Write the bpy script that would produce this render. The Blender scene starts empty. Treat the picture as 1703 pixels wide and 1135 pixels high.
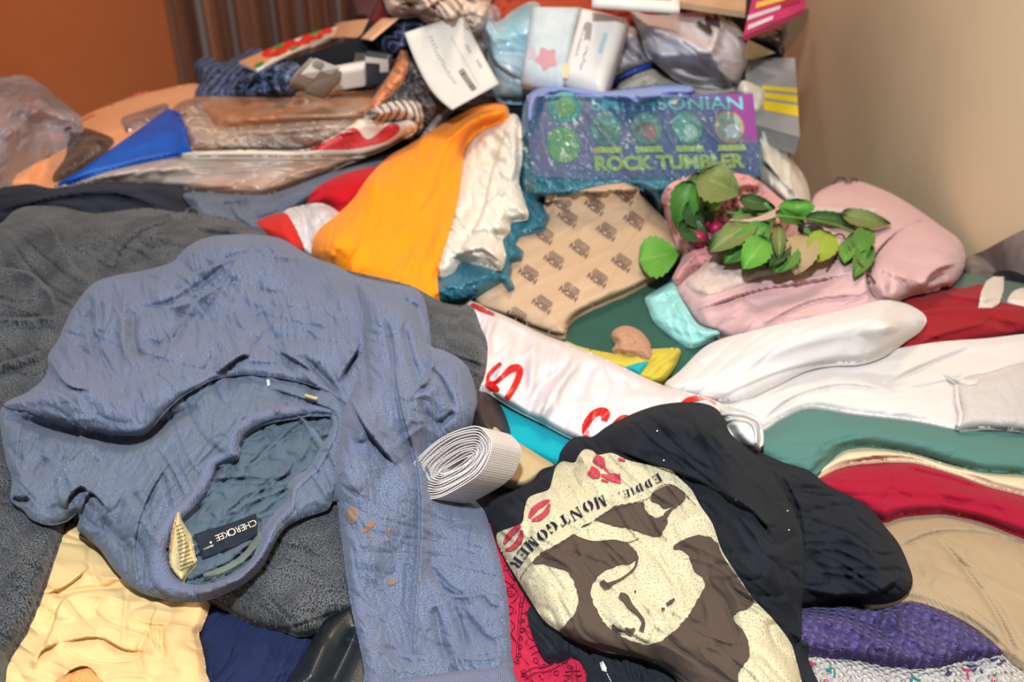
import bpy, math, random
import numpy as np
from mathutils import Vector, Matrix

# ------------------------------------------------------------------ camera, world, lights, exposure
SC = bpy.context.scene
W, H, FPX = 1703.0, 1135.0, 1826.0
CX, CY = W / 2, H / 2
PITCH = math.radians(35)
CP, SP = math.cos(PITCH), math.sin(PITCH)
CAM = np.array([0.0, 0.0, 1.5])
cam_d = bpy.data.cameras.new('camera')
cam_o = bpy.data.objects.new('camera', cam_d)
SC.collection.objects.link(cam_o)
cam_o.location = CAM
cam_o.rotation_euler = (math.radians(90) - PITCH, 0, 0)
cam_d.sensor_width = 36
cam_d.lens = 36 * FPX / W
cam_d.clip_start = 0.02
cam_d.dof.use_dof = True
cam_d.dof.focus_distance = 0.80
cam_d.dof.aperture_fstop = 7.5
SC.camera = cam_o
SC.view_settings.view_transform = 'Standard'
SC.view_settings.look = 'None'
SC.view_settings.gamma = 1
SC.view_settings.exposure = 0.38
SC.view_settings.use_curve_mapping = False

wd = bpy.data.worlds.new('room_light')
SC.world = wd
wd.use_nodes = True
wd.node_tree.nodes['Background'].inputs[0].default_value = (1.0, 0.96, 0.92, 1)
wd.node_tree.nodes['Background'].inputs[1].default_value = 0.27


def area(name, loc, target, size, power, color=(1, 1, 1), sy=None):
    l = bpy.data.lights.new(name, 'AREA')
    l.shape = 'RECTANGLE' if sy else 'SQUARE'
    l.size = size
    if sy:
        l.size_y = sy
    l.energy = power
    l.color = color
    o = bpy.data.objects.new(name, l)
    SC.collection.objects.link(o)
    o.location = loc
    d = Vector(target) - Vector(loc)
    o.rotation_euler = d.to_track_quat('-Z', 'Y').to_euler()
    return o


area('camera_flash', (-0.03, 0.14, 1.92), (0, 1.15, 0.85), 0.06, 15, (0.93, 0.97, 1.0))
area('ceiling_lamp', (0.1, 1.7, 2.45), (0, 1.3, 0.9), 0.5, 13, (1.0, 0.80, 0.60))

# ------------------------------------------------------------------ helpers
RIGHT = np.array([1.0, 0, 0]); FWD = np.array([0, CP, -SP]); UPV = np.array([0, SP, CP])


def at(u, v, z):
    """world point at height z seen along photo pixel (u, v)"""
    a = (u - CX) / FPX; b = -(v - CY) / FPX
    dy = CP + SP * b; dz = -SP + CP * b
    t = (z - 1.5) / dz
    return Vector((a * t, dy * t, z))


def at_np(U, V, Z):
    a = (U - CX) / FPX; b = -(V - CY) / FPX
    dy = CP + SP * b; dz = -SP + CP * b
    t = (Z - 1.5) / dz
    t = np.minimum(t, .572 / np.maximum(a, 1e-3))      # nothing goes through the right hand wall
    return np.stack([a * t, dy * t, 1.5 + dz * t], -1)


def lin(c):
    if isinstance(c, str):
        c = tuple(int(c[i:i + 2], 16) / 255 for i in (0, 2, 4))
    return tuple((x / 12.92 if x <= .04045 else ((x + .055) / 1.055) ** 2.4) for x in c) + (1,)


def N(nt, t, **kw):
    n = nt.nodes.new(t)
    for k, v in kw.items():
        if k.startswith('i_'):
            n.inputs[k[2:].replace('_', ' ')].default_value = v
        else:
            setattr(n, k, v)
    return n


def fabric(name, c1, c2=None, mix=900., contrast=.2, weave=0., wscale=1400., bump=.25, rough=.9, sheen=.15, stretch=1.,
           c3=None, big=9., spec=.15, weave_dark=.0, alpha=1., metallic=0., bdist=.0006, bigc=.12, coat=0., cross=0.):
    """cloth: two-tone yarn speckle, broad dye unevenness, knit or weave lines in the bump"""
    m = bpy.data.materials.new(name); m.use_nodes = True
    nt = m.node_tree; L = nt.links
    b = nt.nodes['Principled BSDF']
    b.inputs['Roughness'].default_value = rough
    b.inputs['Specular IOR Level'].default_value = spec
    b.inputs['Sheen Weight'].default_value = sheen * .3
    b.inputs['Metallic'].default_value = metallic
    b.inputs['Coat Weight'].default_value = coat
    b.inputs['Alpha'].default_value = alpha
    tc = N(nt, 'ShaderNodeTexCoord')
    mp = N(nt, 'ShaderNodeMapping'); mp.inputs['Scale'].default_value = (1, stretch, 1)
    L.new(tc.outputs['UV'], mp.inputs['Vector'])
    n1 = N(nt, 'ShaderNodeTexNoise', i_Scale=mix, i_Detail=4., i_Roughness=.68)
    L.new(mp.outputs[0], n1.inputs['Vector'])
    r1 = N(nt, 'ShaderNodeValToRGB')
    r1.color_ramp.elements[0].position = .5 - contrast; r1.color_ramp.elements[1].position = .5 + contrast
    r1.color_ramp.elements[0].color = lin(c1); r1.color_ramp.elements[1].color = lin(c2 or c1)
    L.new(n1.outputs[0], r1.inputs[0])
    col = r1.outputs[0]
    n2 = N(nt, 'ShaderNodeTexNoise', i_Scale=big, i_Detail=3.)
    L.new(tc.outputs['UV'], n2.inputs['Vector'])
    r2 = N(nt, 'ShaderNodeValToRGB'); r2.color_ramp.elements[0].position = .35; r2.color_ramp.elements[1].position = .7
    mx = N(nt, 'ShaderNodeMix', data_type='RGBA')
    if c3:
        r2.color_ramp.elements[0].color = (0, 0, 0, 1); r2.color_ramp.elements[1].color = (.8, .8, .8, 1)
        L.new(n2.outputs[0], r2.inputs[0]); L.new(r2.outputs[0], mx.inputs[0])
        L.new(col, mx.inputs[6]); mx.inputs[7].default_value = lin(c3)
    else:
        mx.blend_type = 'MULTIPLY'; mx.inputs[0].default_value = 1
        r2.color_ramp.elements[0].color = (1 - bigc,) * 3 + (1,); r2.color_ramp.elements[1].color = (1, 1, 1, 1)
        L.new(n2.outputs[0], r2.inputs[0]); L.new(col, mx.inputs[6]); L.new(r2.outputs[0], mx.inputs[7])
    col = mx.outputs[2]
    h = n1.outputs[0]
    if weave:
        w = N(nt, 'ShaderNodeTexWave', i_Scale=wscale / 20., i_Distortion=.4, bands_direction='X', wave_profile='SIN')
        L.new(tc.outputs['UV'], w.inputs['Vector'])
        ad = N(nt, 'ShaderNodeMath', operation='MULTIPLY_ADD'); ad.inputs[1].default_value = weave
        L.new(w.outputs[1], ad.inputs[0]); L.new(n1.outputs[0], ad.inputs[2]); h = ad.outputs[0]
        wf = w.outputs[1]
        if cross:
            w2 = N(nt, 'ShaderNodeTexWave', i_Scale=wscale / 20. * cross, i_Distortion=.4, bands_direction='Y', wave_profile='SIN')
            L.new(tc.outputs['UV'], w2.inputs['Vector'])
            mm = N(nt, 'ShaderNodeMath', operation='MULTIPLY'); L.new(w.outputs[1], mm.inputs[0]); L.new(w2.outputs[1], mm.inputs[1])
            wf = mm.outputs[0]; L.new(wf, ad.inputs[0])
        if weave_dark:
            m3 = N(nt, 'ShaderNodeMix', data_type='RGBA', blend_type='MULTIPLY'); m3.inputs[0].default_value = 1
            r3 = N(nt, 'ShaderNodeValToRGB'); r3.color_ramp.elements[0].color = (1 - weave_dark,) * 3 + (1,)
            r3.color_ramp.elements[0].position = .1; r3.color_ramp.elements[1].position = .5
            L.new(wf, r3.inputs[0]); L.new(col, m3.inputs[6]); L.new(r3.outputs[0], m3.inputs[7]); col = m3.outputs[2]
    L.new(col, b.inputs['Base Color'])
    bp = N(nt, 'ShaderNodeBump', i_Strength=bump, i_Distance=bdist)
    L.new(h, bp.inputs['Height']); L.new(bp.outputs[0], b.inputs['Normal'])
    return m


def plain(name, c, rough=.5, spec=.4, alpha=1., bump=0., bscale=60., metallic=0., coat=0., c2=None, scale=30., trans=0., bdist=.003):
    m = bpy.data.materials.new(name); m.use_nodes = True
    nt = m.node_tree; L = nt.links; b = nt.nodes['Principled BSDF']
    b.inputs['Base Color'].default_value = lin(c)
    b.inputs['Roughness'].default_value = rough
    b.inputs['Specular IOR Level'].default_value = spec
    b.inputs['Metallic'].default_value = metallic
    b.inputs['Coat Weight'].default_value = coat
    b.inputs['Alpha'].default_value = alpha
    b.inputs['Transmission Weight'].default_value = trans
    tc = N(nt, 'ShaderNodeTexCoord')
    n = N(nt, 'ShaderNodeTexNoise', i_Scale=scale, i_Detail=3.)
    L.new(tc.outputs['Object'], n.inputs['Vector'])
    r = N(nt, 'ShaderNodeValToRGB'); r.color_ramp.elements[0].position = .4; r.color_ramp.elements[1].position = .62
    c2l = lin(c2) if c2 else tuple(x * .93 for x in lin(c)[:3]) + (1,)
    r.color_ramp.elements[0].color = lin(c); r.color_ramp.elements[1].color = c2l
    L.new(n.outputs[0], r.inputs[0]); L.new(r.outputs[0], b.inputs['Base Color'])
    if bump:
        n2 = N(nt, 'ShaderNodeTexNoise', i_Scale=bscale, i_Detail=2., i_Distortion=.6)
        L.new(tc.outputs['Object'], n2.inputs['Vector'])
        bp = N(nt, 'ShaderNodeBump', i_Strength=bump, i_Distance=bdist)
        L.new(n2.outputs[0], bp.inputs['Height']); L.new(bp.outputs[0], b.inputs['Normal'])
    return m


# ---- noise
def _h(ix, iy, seed):
    n = (ix.astype(np.int64) * 374761393 + iy.astype(np.int64) * 668265263 + seed * 974634777) & 0xffffffff
    n = ((n ^ (n >> 13)) * 1274126177) & 0xffffffff
    n = n ^ (n >> 16)
    return n / 4294967295. * 2 * np.pi


def perlin(x, y, seed=0):
    ix = np.floor(x); iy = np.floor(y); fx = x - ix; fy = y - iy
    def g(ax, ay):
        a = _h(ix + ax, iy + ay, seed)
        return np.cos(a) * (fx - ax) + np.sin(a) * (fy - ay)
    sx = fx ** 3 * (fx * (fx * 6 - 15) + 10); sy = fy ** 3 * (fy * (fy * 6 - 15) + 10)
    a = g(0, 0) * (1 - sx) + g(1, 0) * sx; b = g(0, 1) * (1 - sx) + g(1, 1) * sx
    return (a * (1 - sy) + b * sy) * 1.5


def wrinkle(U, V, amp, wl, ang=0., st=2.5, seed=1):
    """crumpled-cloth relief: sharp ridges stretched along one direction, warped"""
    a = math.radians(ang); c, s = math.cos(a), math.sin(a)
    x = (U * c + V * s) / (wl * st); y = (-U * s + V * c) / wl
    wx = perlin(x * .7 + 5, y * .7, seed + 7); wy = perlin(x * .7, y * .7 + 9, seed + 13)
    p = perlin(x + wx * .6, y + wy * 1.1, seed)
    r = 1 - np.abs(p) * 2.0
    p2 = perlin(x * 2.3 + wy, y * 2.3 + wx, seed + 31)
    r2 = 1 - np.abs(p2) * 2.0
    q = perlin(x * 1.2 + wy * .8 + 3, y * 1.2 + wx * .8, seed + 17)
    v3 = np.clip(1 - np.abs(q) * 2.6, 0, 1) ** 2.5
    r3 = np.clip(r, 0, 1) ** 2
    return amp * (r3 * .7 - v3 * .8 + .18 * r2 + .55 * perlin(x * .5, y * .5, seed + 3))


def polydist(U, V, P, closed=False):
    """distance to a polyline, nearest point, parameter 0..1 along it, side (+ = left of travel as seen in the photo)"""
    P = np.asarray(P, float)
    Q = np.vstack([P, P[:1]]) if closed else P
    seg = np.hypot(*(Q[1:] - Q[:-1]).T); cum = np.concatenate([[0], np.cumsum(seg)]); tot = max(cum[-1], 1e-6)
    best = np.full(U.shape, 1e18); NU = np.zeros(U.shape); NV = np.zeros(U.shape); T = np.zeros(U.shape); S = np.zeros(U.shape)
    for i in range(len(Q) - 1):
        ax, ay = Q[i]; bx, by = Q[i + 1]; dx, dy = bx - ax, by - ay; l2 = dx * dx + dy * dy
        if l2 < 1e-9:
            continue
        t = np.clip(((U - ax) * dx + (V - ay) * dy) / l2, 0, 1)
        px = ax + t * dx; py = ay + t * dy
        d = (U - px) ** 2 + (V - py) ** 2
        k = d < best
        best = np.where(k, d, best); NU = np.where(k, px, NU); NV = np.where(k, py, NV)
        T = np.where(k, (cum[i] + t * seg[i]) / tot, T)
        S = np.where(k, np.sign((U - ax) * dy - (V - ay) * dx), S)
    return np.sqrt(best), NU, NV, T, S


def inside(U, V, P):
    P = np.asarray(P, float); c = np.zeros(U.shape, bool); n = len(P)
    for i in range(n):
        x1, y1 = P[i]; x2, y2 = P[(i + 1) % n]
        if y1 == y2:
            continue
        k = ((y1 > V) != (y2 > V)) & (U < (x2 - x1) * (V - y1) / (y2 - y1) + x1)
        c ^= k
    return c


def catmull(P, closed=True, k=5):
    P = [tuple(map(float, p)) for p in P]; n = len(P); out = []
    rng = range(n) if closed else range(n - 1)
    for i in rng:
        p0 = P[(i - 1) % n] if closed else P[max(i - 1, 0)]
        p1 = P[i]; p2 = P[(i + 1) % n]
        p3 = P[(i + 2) % n] if closed else P[min(i + 2, n - 1)]
        for j in range(k):
            t = j / k
            out.append(tuple(.5 * ((2 * p1[a]) + (-p0[a] + p2[a]) * t + (2 * p0[a] - 5 * p1[a] + 4 * p2[a] - p3[a]) * t * t
                                   + (-p0[a] + 3 * p1[a] - 3 * p2[a] + p3[a]) * t ** 3) for a in (0, 1)))
    if not closed:
        out.append(P[-1])
    return out


def blur(A, s):
    """gaussian-like blur by three box passes, s in cells"""
    r = max(1, int(round(s)))
    for _ in range(3):
        for ax in (0, 1):
            pad = [(0, 0), (0, 0)]; pad[ax] = (r + 1, r)
            C = np.cumsum(np.pad(A, pad, mode='edge'), axis=ax)
            n = A.shape[ax]
            hi = np.take(C, np.arange(2 * r + 1, 2 * r + 1 + n), axis=ax); lo = np.take(C, np.arange(0, n), axis=ax)
            A = (hi - lo) / (2 * r + 1)
    return A


# ---- the height of the heap's top, kept while things are laid on it one after another
GG = 3.0
U0, V0, U1, V1 = -90, -60, 1794, 1230
gu = np.arange(U0, U1 + GG, GG); gv = np.arange(V0, V1 + GG, GG)
GU, GV = np.meshgrid(gu, gv)
ZT = np.full(GU.shape, .80)


def bil(A, U, V):
    x = np.clip((U - U0) / GG, 0, A.shape[1] - 1.001); y = np.clip((V - V0) / GG, 0, A.shape[0] - 1.001)
    i = x.astype(int); j = y.astype(int); fx = x - i; fy = y - j
    return (A[j, i] * (1 - fx) + A[j, i + 1] * fx) * (1 - fy) + (A[j + 1, i] * (1 - fx) + A[j + 1, i + 1] * fx) * fy


def ztop(u, v):
    return float(bil(ZT, np.array([float(u)]), np.array([float(v)]))[0])


def foldfield(U, V, folds):
    Z = np.zeros(U.shape)
    for f in folds:
        kind, pts, amp, w = f[:4]
        w = max(w, 3.8)
        C = catmull(pts, False, 4)
        xs = [p[0] for p in C]; ys = [p[1] for p in C]; m = w * 4
        k = (U > min(xs) - m) & (U < max(xs) + m) & (V > min(ys) - m) & (V < max(ys) + m)
        if not k.any():
            continue
        d, _, _, T, S = polydist(U[k], V[k], C)
        tap = np.clip(np.minimum(T, 1 - T) * 5, 0, 1) ** .7
        endo = ((T <= 0) | (T >= 1))
        if kind == 'v':
            z = -amp * np.exp(-(d / w) ** 2) * tap
        elif kind == 'r':
            z = amp * np.exp(-(d / w) ** 2) * tap
        elif kind == 's':      # one side raised and falling away from the crease, a shallow dip on the other side
            k1 = np.clip(S * d / 2.4 * .5 + .5, 0, 1); k1 = k1 * k1 * (3 - 2 * k1)
            z = amp * (k1 * np.exp(-d / w) - (1 - k1) * .45 * np.exp(-d / max(w * .4, 5))) * tap
            z = np.where(endo, z * np.exp(-d / 3.), z)
        Z[k] += z
    return Z


def new_mesh_object(name, P, quads, mat, parent=None, uv=None, smooth=True, tris=None):
    me = bpy.data.meshes.new(name)
    P = np.asarray(P, float)
    o = bpy.data.objects.new(name, me)
    SC.collection.objects.link(o)
    if parent is not None:
        org = np.array(parent['_org'])
        o.parent = parent
    else:
        org = np.array([P[:, 0].mean(), P[:, 1].mean(), P[:, 2].min()])
        o.location = org
        o['_org'] = [float(x) for x in org]
    if parent is not None:
        o['_org'] = [float(x) for x in org]
    me.from_pydata([], [], []) if False else None
    me.vertices.add(len(P)); me.vertices.foreach_set('co', (P - org).astype(np.float32).ravel())
    quads = np.asarray(quads, np.int32) if quads is not None and len(quads) else np.zeros((0, 4), np.int32)
    tris = np.asarray(tris, np.int32) if tris is not None and len(tris) else np.zeros((0, 3), np.int32)
    nl = quads.size + tris.size
    me.loops.add(nl); me.loops.foreach_set('vertex_index', np.concatenate([quads.ravel(), tris.ravel()]).astype(np.int32))
    me.polygons.add(len(quads) + len(tris))
    ls = np.concatenate([np.arange(len(quads)) * 4, quads.size + np.arange(len(tris)) * 3]).astype(np.int32)
    me.polygons.foreach_set('loop_start', ls)
    me.polygons.foreach_set('use_smooth', np.full(len(quads) + len(tris), smooth))
    me.update(calc_edges=True)
    UV = me.uv_layers.new(name='UVMap')
    src = uv if uv is not None else P[:, :2]
    li = np.concatenate([quads.ravel(), tris.ravel()])
    UV.data.foreach_set('uv', np.asarray(src, np.float32)[li].ravel())
    me.validate()
    me.materials.append(mat)
    return o


def tag(o, label=None, cat=None, group=None, kind=None):
    if label: o['label'] = label
    if cat: o['category'] = cat
    if group: o['group'] = group
    if kind: o['kind'] = kind
    return o


def empty(name, u, v, z, label, cat, group=None):
    o = bpy.data.objects.new(name, None)
    SC.collection.objects.link(o)
    o.empty_display_size = .02
    p = at(u, v, z); o.location = p; o['_org'] = list(p)
    return tag(o, label, cat, group)


def grid_patch(name, out, mat, parent, zfun, g=3., holes=(), smooth_out=True, drop=.003, uvrot=0., skirt=True, uvs=1.):
    """mesh over the photo outline `out`; zfun(U,V,sd) gives world height; the rim is turned down by `drop`"""
    C = catmull(out) if smooth_out else [tuple(map(float, p)) for p in out]
    HC = [catmull(h) if smooth_out else h for h in holes]
    A = np.array(C); u0, v0 = A.min(0) - 2 * g; u1, v1 = A.max(0) + 2 * g
    u0 = max(u0, U0); v0 = max(v0, V0); u1 = min(u1, U1); v1 = min(v1, V1)
    U, V = np.meshgrid(np.arange(u0, u1 + g, g), np.arange(v0, v1 + g, g))
    sd, NU, NV = signed(U, V, C, HC)
    M = sd > -.7 * g
    snap = (np.abs(sd) < .72 * g)
    U = np.where(snap, NU, U); V = np.where(snap, NV, V)
    sd = np.where(snap, 0, sd)
    Z = zfun(U, V, np.maximum(sd, 0))
    P = at_np(U, V, Z)
    idx = -np.ones(U.shape, int); idx[M] = np.arange(M.sum())
    a, b, c, d = idx[:-1, :-1], idx[1:, :-1], idx[1:, 1:], idx[:-1, 1:]
    k = (a >= 0) & (b >= 0) & (c >= 0) & (d >= 0)
    Q = np.stack([a[k], b[k], c[k], d[k]], -1)
    # drop stray verts
    used = np.unique(Q); rm = -np.ones(idx.max() + 1, int); rm[used] = np.arange(len(used))
    Q = rm[Q]; P = P[M][used]; Uf = U[M][used]; Vf = V[M][used]
    if skirt:
        e = np.concatenate([Q[:, [0, 1]], Q[:, [1, 2]], Q[:, [2, 3]], Q[:, [3, 0]]])
        es = np.sort(e, 1); key = es[:, 0] * (len(P) + 1) + es[:, 1]
        _, first, cnt = np.unique(key, return_index=True, return_counts=True)
        be = e[first[cnt == 1]]
        bv = np.unique(be); n0 = len(P); mp = -np.ones(n0, int); mp[bv] = n0 + np.arange(len(bv))
        R = P[bv].copy()
        cen = P.mean(0)
        inw = cen - R; inw[:, 2] = 0; inw /= np.maximum(np.linalg.norm(inw, axis=1)[:, None], 1e-6)
        R += inw * .0008; R[:, 2] -= drop
        T0 = P[bv].copy(); nb = len(bv)
        P = np.vstack([P, T0, R])
        m2 = mp + nb
        Q = np.vstack([Q, np.stack([mp[be[:, 1]], mp[be[:, 0]], m2[be[:, 0]], m2[be[:, 1]]], -1)])
    r = math.radians(uvrot)
    uv = np.stack([P[:, 0] * math.cos(r) + P[:, 1] * math.sin(r), -P[:, 0] * math.sin(r) + P[:, 1] * math.cos(r)], -1) * uvs
    o = new_mesh_object(name, P, Q, mat, parent, uv)
    return o, C, HC


def signed(U, V, C, HC=()):
    d, NU, NV, _, _ = polydist(U, V, C, True)
    s = np.where(inside(U, V, C), d, -d)
    for h in HC:
        d2, n2, m2, _, _ = polydist(U, V, h, True)
        s2 = np.where(inside(U, V, h), -d2, d2)
        k = s2 < s
        s = np.where(k, s2, s); NU = np.where(k, n2, NU); NV = np.where(k, m2, NV)
    return s, NU, NV


def patch(name, out, mat, parent=None, t=.004, puff=.008, pw=45., sup=12, edge=14., el=.55, folds=(), nz=None, nz2=None,
          g=2.6, holes=(), smooth_out=True, drop=.003, uvrot=0., zadd=None, zabs=None, label=None, cat=None, group=None, uvs=1., keep=False):
    """lay one piece of cloth (or film, paper ...) on whatever the heap's top is now"""
    global ZT
    under = ZT
    b = blur(under, sup)
    z0 = np.maximum(under, b) + t
    z0 = np.maximum(blur(z0, max(2, sup * .35)), under + t * .5)

    def zf(U, V, sd):
        un = bil(under, U, V)
        base = bil(z0, U, V) if zabs is None else zabs(U, V)
        s = np.clip(sd / pw, 0, 1)
        z = base + puff * .85 * (1 - (1 - s) ** 2)
        if folds: z = z + foldfield(U, V, folds)
        fade = np.clip(sd / 14., .25, 1)
        if nz: z = z + wrinkle(U, V, *nz) * fade
        if nz2: z = z + wrinkle(U, V, *nz2) * fade
        if zadd is not None: z = z + zadd(U, V)
        if zabs is None:
            z = np.maximum(z, un + .0012)
        s = np.clip(sd / edge, 0, 1)
        rnd = el + (1 - el) * (1 - (1 - s) ** 2) ** .8
        if zabs is None:
            z = un + .0008 + (z - un - .0008) * rnd
        return z
    o, C, HC = grid_patch(name, out, mat, parent, zf, g, holes, smooth_out, drop, uvrot, True, uvs)
    A = np.array(C); m = 3 * GG
    j0 = max(0, int((A[:, 1].min() - m - V0) / GG)); j1 = int((A[:, 1].max() + m - V0) / GG) + 1
    i0 = max(0, int((A[:, 0].min() - m - U0) / GG)); i1 = int((A[:, 0].max() + m - U0) / GG) + 1
    sub = (slice(j0, max(j1, 1)), slice(i0, max(i1, 1)))
    su, sv = GU[sub], GV[sub]
    sd, _, _ = signed(su, sv, C, HC)
    z = zf(su, sv, np.maximum(sd, 0))
    if not keep:
        Zn = ZT.copy()
        Zn[sub] = np.where(sd > 0, z, ZT[sub])
        ZT = Zn
    tag(o, label, cat, group)
    return o


def decal(name, out, mat, parent, eps=.0006, g=2.5, smooth_out=True, label=None, holes=()):
    """printed or stained area following the cloth it is on"""
    o, _, _ = grid_patch(name, out, mat, parent, lambda U, V, sd: bil(ZT, U, V) + eps, g, holes, smooth_out, .0003, 0, False)
    return tag(o, label)


def stroke(pts, ws, closed=False, k=5):
    """outline of a brush stroke with varying width"""
    n = len(pts)
    C = catmull([(p[0], p[1]) for p in pts], False, k)
    Wd = np.interp(np.linspace(0, n - 1, len(C)), range(n), ws)
    A = np.array(C); T = np.gradient(A, axis=0); T /= np.maximum(np.hypot(*T.T)[:, None], 1e-6)
    Nn = np.stack([-T[:, 1], T[:, 0]], -1)
    Lf = A + Nn * Wd[:, None] / 2; Rt = A - Nn * Wd[:, None] / 2
    return [tuple(x) for x in Lf] + [tuple(x) for x in Rt[::-1]]


_tc = {}


def text_geo(s, bold=0.):
    if (s, bold) in _tc:
        return _tc[(s, bold)]
    cu = bpy.data.curves.new('lettering', 'FONT'); cu.body = s; cu.size = 1; cu.offset = bold
    cu.resolution_u = 4; cu.fill_mode = 'FRONT'
    o = bpy.data.objects.new('lettering', cu); SC.collection.objects.link(o)
    dg = bpy.context.evaluated_depsgraph_get()
    me = bpy.data.meshes.new_from_object(o.evaluated_get(dg))
    me.calc_loop_triangles()
    V = np.array([v.co[:2] for v in me.vertices]); T = np.array([t.vertices[:] for t in me.loop_triangles])
    SC.collection.objects.unlink(o); bpy.data.objects.remove(o); bpy.data.curves.remove(cu); bpy.data.meshes.remove(me)
    # subdivide once so that letters follow the cloth
    if len(T):
        w = V[:, 0].max() - V[:, 0].min()
        V = V - np.array([V[:, 0].min(), 0])
    _tc[(s, bold)] = (V, T)
    return V, T


def text_px(name, s, mat, parent, org, d, size, eps=.0008, bold=0., width=None, up=None, mapper=None, center=False):
    """lettering on the heap's surface: org = pixel of baseline start, d = reading direction, size = px per em"""
    Vt, T = text_geo(s, bold)
    sx = size
    if width: sx = width / max(Vt[:, 0].max(), 1e-6)
    L = math.hypot(*d); dx, dy = d[0] / L, d[1] / L
    ux, uy = up if up else (dy, -dx)
    X = Vt[:, 0] - (Vt[:, 0].max() / 2 if center else 0); Y = Vt[:, 1] - (.36 if center else 0)
    U = org[0] + X * sx * dx + Y * size * ux; Vv = org[1] + X * sx * dy + Y * size * uy
    if mapper:
        P = mapper(U, Vv)
    else:
        Z = bil(ZT, U, Vv) + eps
        P = at_np(U, Vv, Z)
    return P, T


def merge_geo(name, geos, mat, parent, label=None):
    P = []; T = []; n = 0
    for p, t in geos:
        P.append(p); T.append(t + n); n += len(p)
    o = new_mesh_object(name, np.vstack(P), None, mat, parent, None, False, np.vstack(T))
    return tag(o, label)


class Quad:
    """a flat or slightly bowed sheet given by four photo corners with heights: tl, tr, br, bl"""
    def __init__(s, tl, tr, br, bl, bow=0., bow2=0.):
        s.c = [np.array(at(*p)) for p in (tl, tr, br, bl)]
        n = np.cross(s.c[1] - s.c[0], s.c[3] - s.c[0]); n /= np.linalg.norm(n)
        if np.dot(n, CAM - s.c[0]) < 0: n = -n
        s.n = n; s.bow = bow; s.bow2 = bow2

    def p(s, a, b, h=0.):
        a = np.asarray(a, float)[..., None]; b = np.asarray(b, float)[..., None]
        q = (s.c[0] * (1 - a) + s.c[1] * a) * (1 - b) + (s.c[3] * (1 - a) + s.c[2] * a) * b
        return q + s.n * (h + s.bow * 4 * a * (1 - a) + s.bow2 * 4 * b * (1 - b))

    def slab(s, name, mat, parent=None, thick=.001, na=12, nb=12, label=None, cat=None, group=None, poly=None, wav=None, rnd=0.):
        A, B = np.meshgrid(np.linspace(0, 1, na + 1), np.linspace(0, 1, nb + 1))
        h = wav(A, B)[..., None] if wav is not None else 0.
        if rnd:
            e = np.minimum(np.minimum(A, 1 - A), np.minimum(B, 1 - B)) / rnd
            h = h - (thick * .35 * (1 - np.sqrt(np.clip(1 - (1 - np.clip(e, 0, 1)) ** 2, 0, 1))))[..., None]
        F = s.p(A, B, 0.) + s.n * h; K = s.p(A, B, -thick) + (s.n * h if thick < .005 else 0)
        n = F.shape[0] * F.shape[1]; w = na + 1
        P = np.vstack([F.reshape(-1, 3), K.reshape(-1, 3)]); Q = []
        for j in range(nb):
            for i in range(na):
                a = j * w + i
                Q.append((a, a + w, a + w + 1, a + 1)); Q.append((n + a, n + a + 1, n + a + w + 1, n + a + w))
        for i in range(na):
            Q.append((i, i + 1, n + i + 1, n + i)); a = nb * w + i; Q.append((a + 1, a, n + a, n + a + 1))
        for j in range(nb):
            a = j * w; Q.append((a + w, a, n + a, n + a + w)); a = j * w + na; Q.append((a, a + w, n + a + w, n + a))
        P[:, 0] = np.minimum(P[:, 0], .575)
        uv = np.concatenate([np.stack([A.ravel(), B.ravel()], -1)] * 2)
        o = new_mesh_object(name, P, Q, mat, parent, uv, smooth=bool(s.bow or s.bow2 or wav or rnd))
        return tag(o, label, cat, group)

    def shape(s, name, pts, mat, parent, eps=.0006, label=None, fan=True):
        """flat print on the sheet, polygon in sheet coordinates"""
        pts = np.array(pts, float); c = pts.mean(0)
        P = s.p(np.append(pts[:, 0], c[0]), np.append(pts[:, 1], c[1]), eps)
        n = len(pts); T = [(i, (i + 1) % n, n) for i in range(n)]
        return tag(new_mesh_object(name, P, None, mat, parent, None, False, T), label)

    def rect(s, x, y, w, h):
        return [(x, y), (x + w, y), (x + w, y + h), (x, y + h)]

    def disc(s, x, y, rx, ry, n=28):
        return [(x + rx * math.cos(2 * math.pi * i / n), y + ry * math.sin(2 * math.pi * i / n)) for i in range(n)]

    def text(s, txt, x, y, w, h, eps=.001, bold=0., rot=0):
        """text box in sheet coordinates; (x, y) lower left of the line, h = cap height"""
        Vt, T = text_geo(txt, bold)
        X = Vt[:, 0] / Vt[:, 0].max() * w; Y = Vt[:, 1] / .7 * h
        if rot == 0: a, b = x + X, y - Y
        elif rot == 1: a, b = x + Y, y + X          # reading downwards
        else: a, b = x - Y, y - X
        return s.p(a, b, eps), T

# ------------------------------------------------------------------ the room
def box_mesh(name, x0, x1, y0, y1, z0, z1, mat, kind='structure'):
    P = np.array([(x, y, z) for z in (z0, z1) for y in (y0, y1) for x in (x0, x1)], float)
    Q = [(0, 2, 3, 1), (4, 5, 7, 6), (0, 1, 5, 4), (2, 6, 7, 3), (0, 4, 6, 2), (1, 3, 7, 5)]
    o = new_mesh_object(name, P, Q, mat, None, None, False)
    if kind: o['kind'] = kind
    return o


M_floor = plain('floor_boards', '6b4a33', .5, c2='573b28', scale=8)
M_orange = plain('orange_wall_paint', 'e07c48', .75, .2, c2='d87442', scale=3, bump=.15, bscale=220, bdist=.001)
M_cream = plain('cream_wall_paint', 'dcc9a8', .7, .25, c2='d3c0a0', scale=4, bump=.15, bscale=220, bdist=.001)
box_mesh('floor', -2.6, 0.68, -1.2, 2.45, -.06, 0, M_floor)
box_mesh('wall_back', -2.6, 0.68, 2.38, 2.48, 0, 2.6, M_orange)
box_mesh('wall_right', .58, .68, -1.2, 2.38, 0, 2.6, M_cream)

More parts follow.
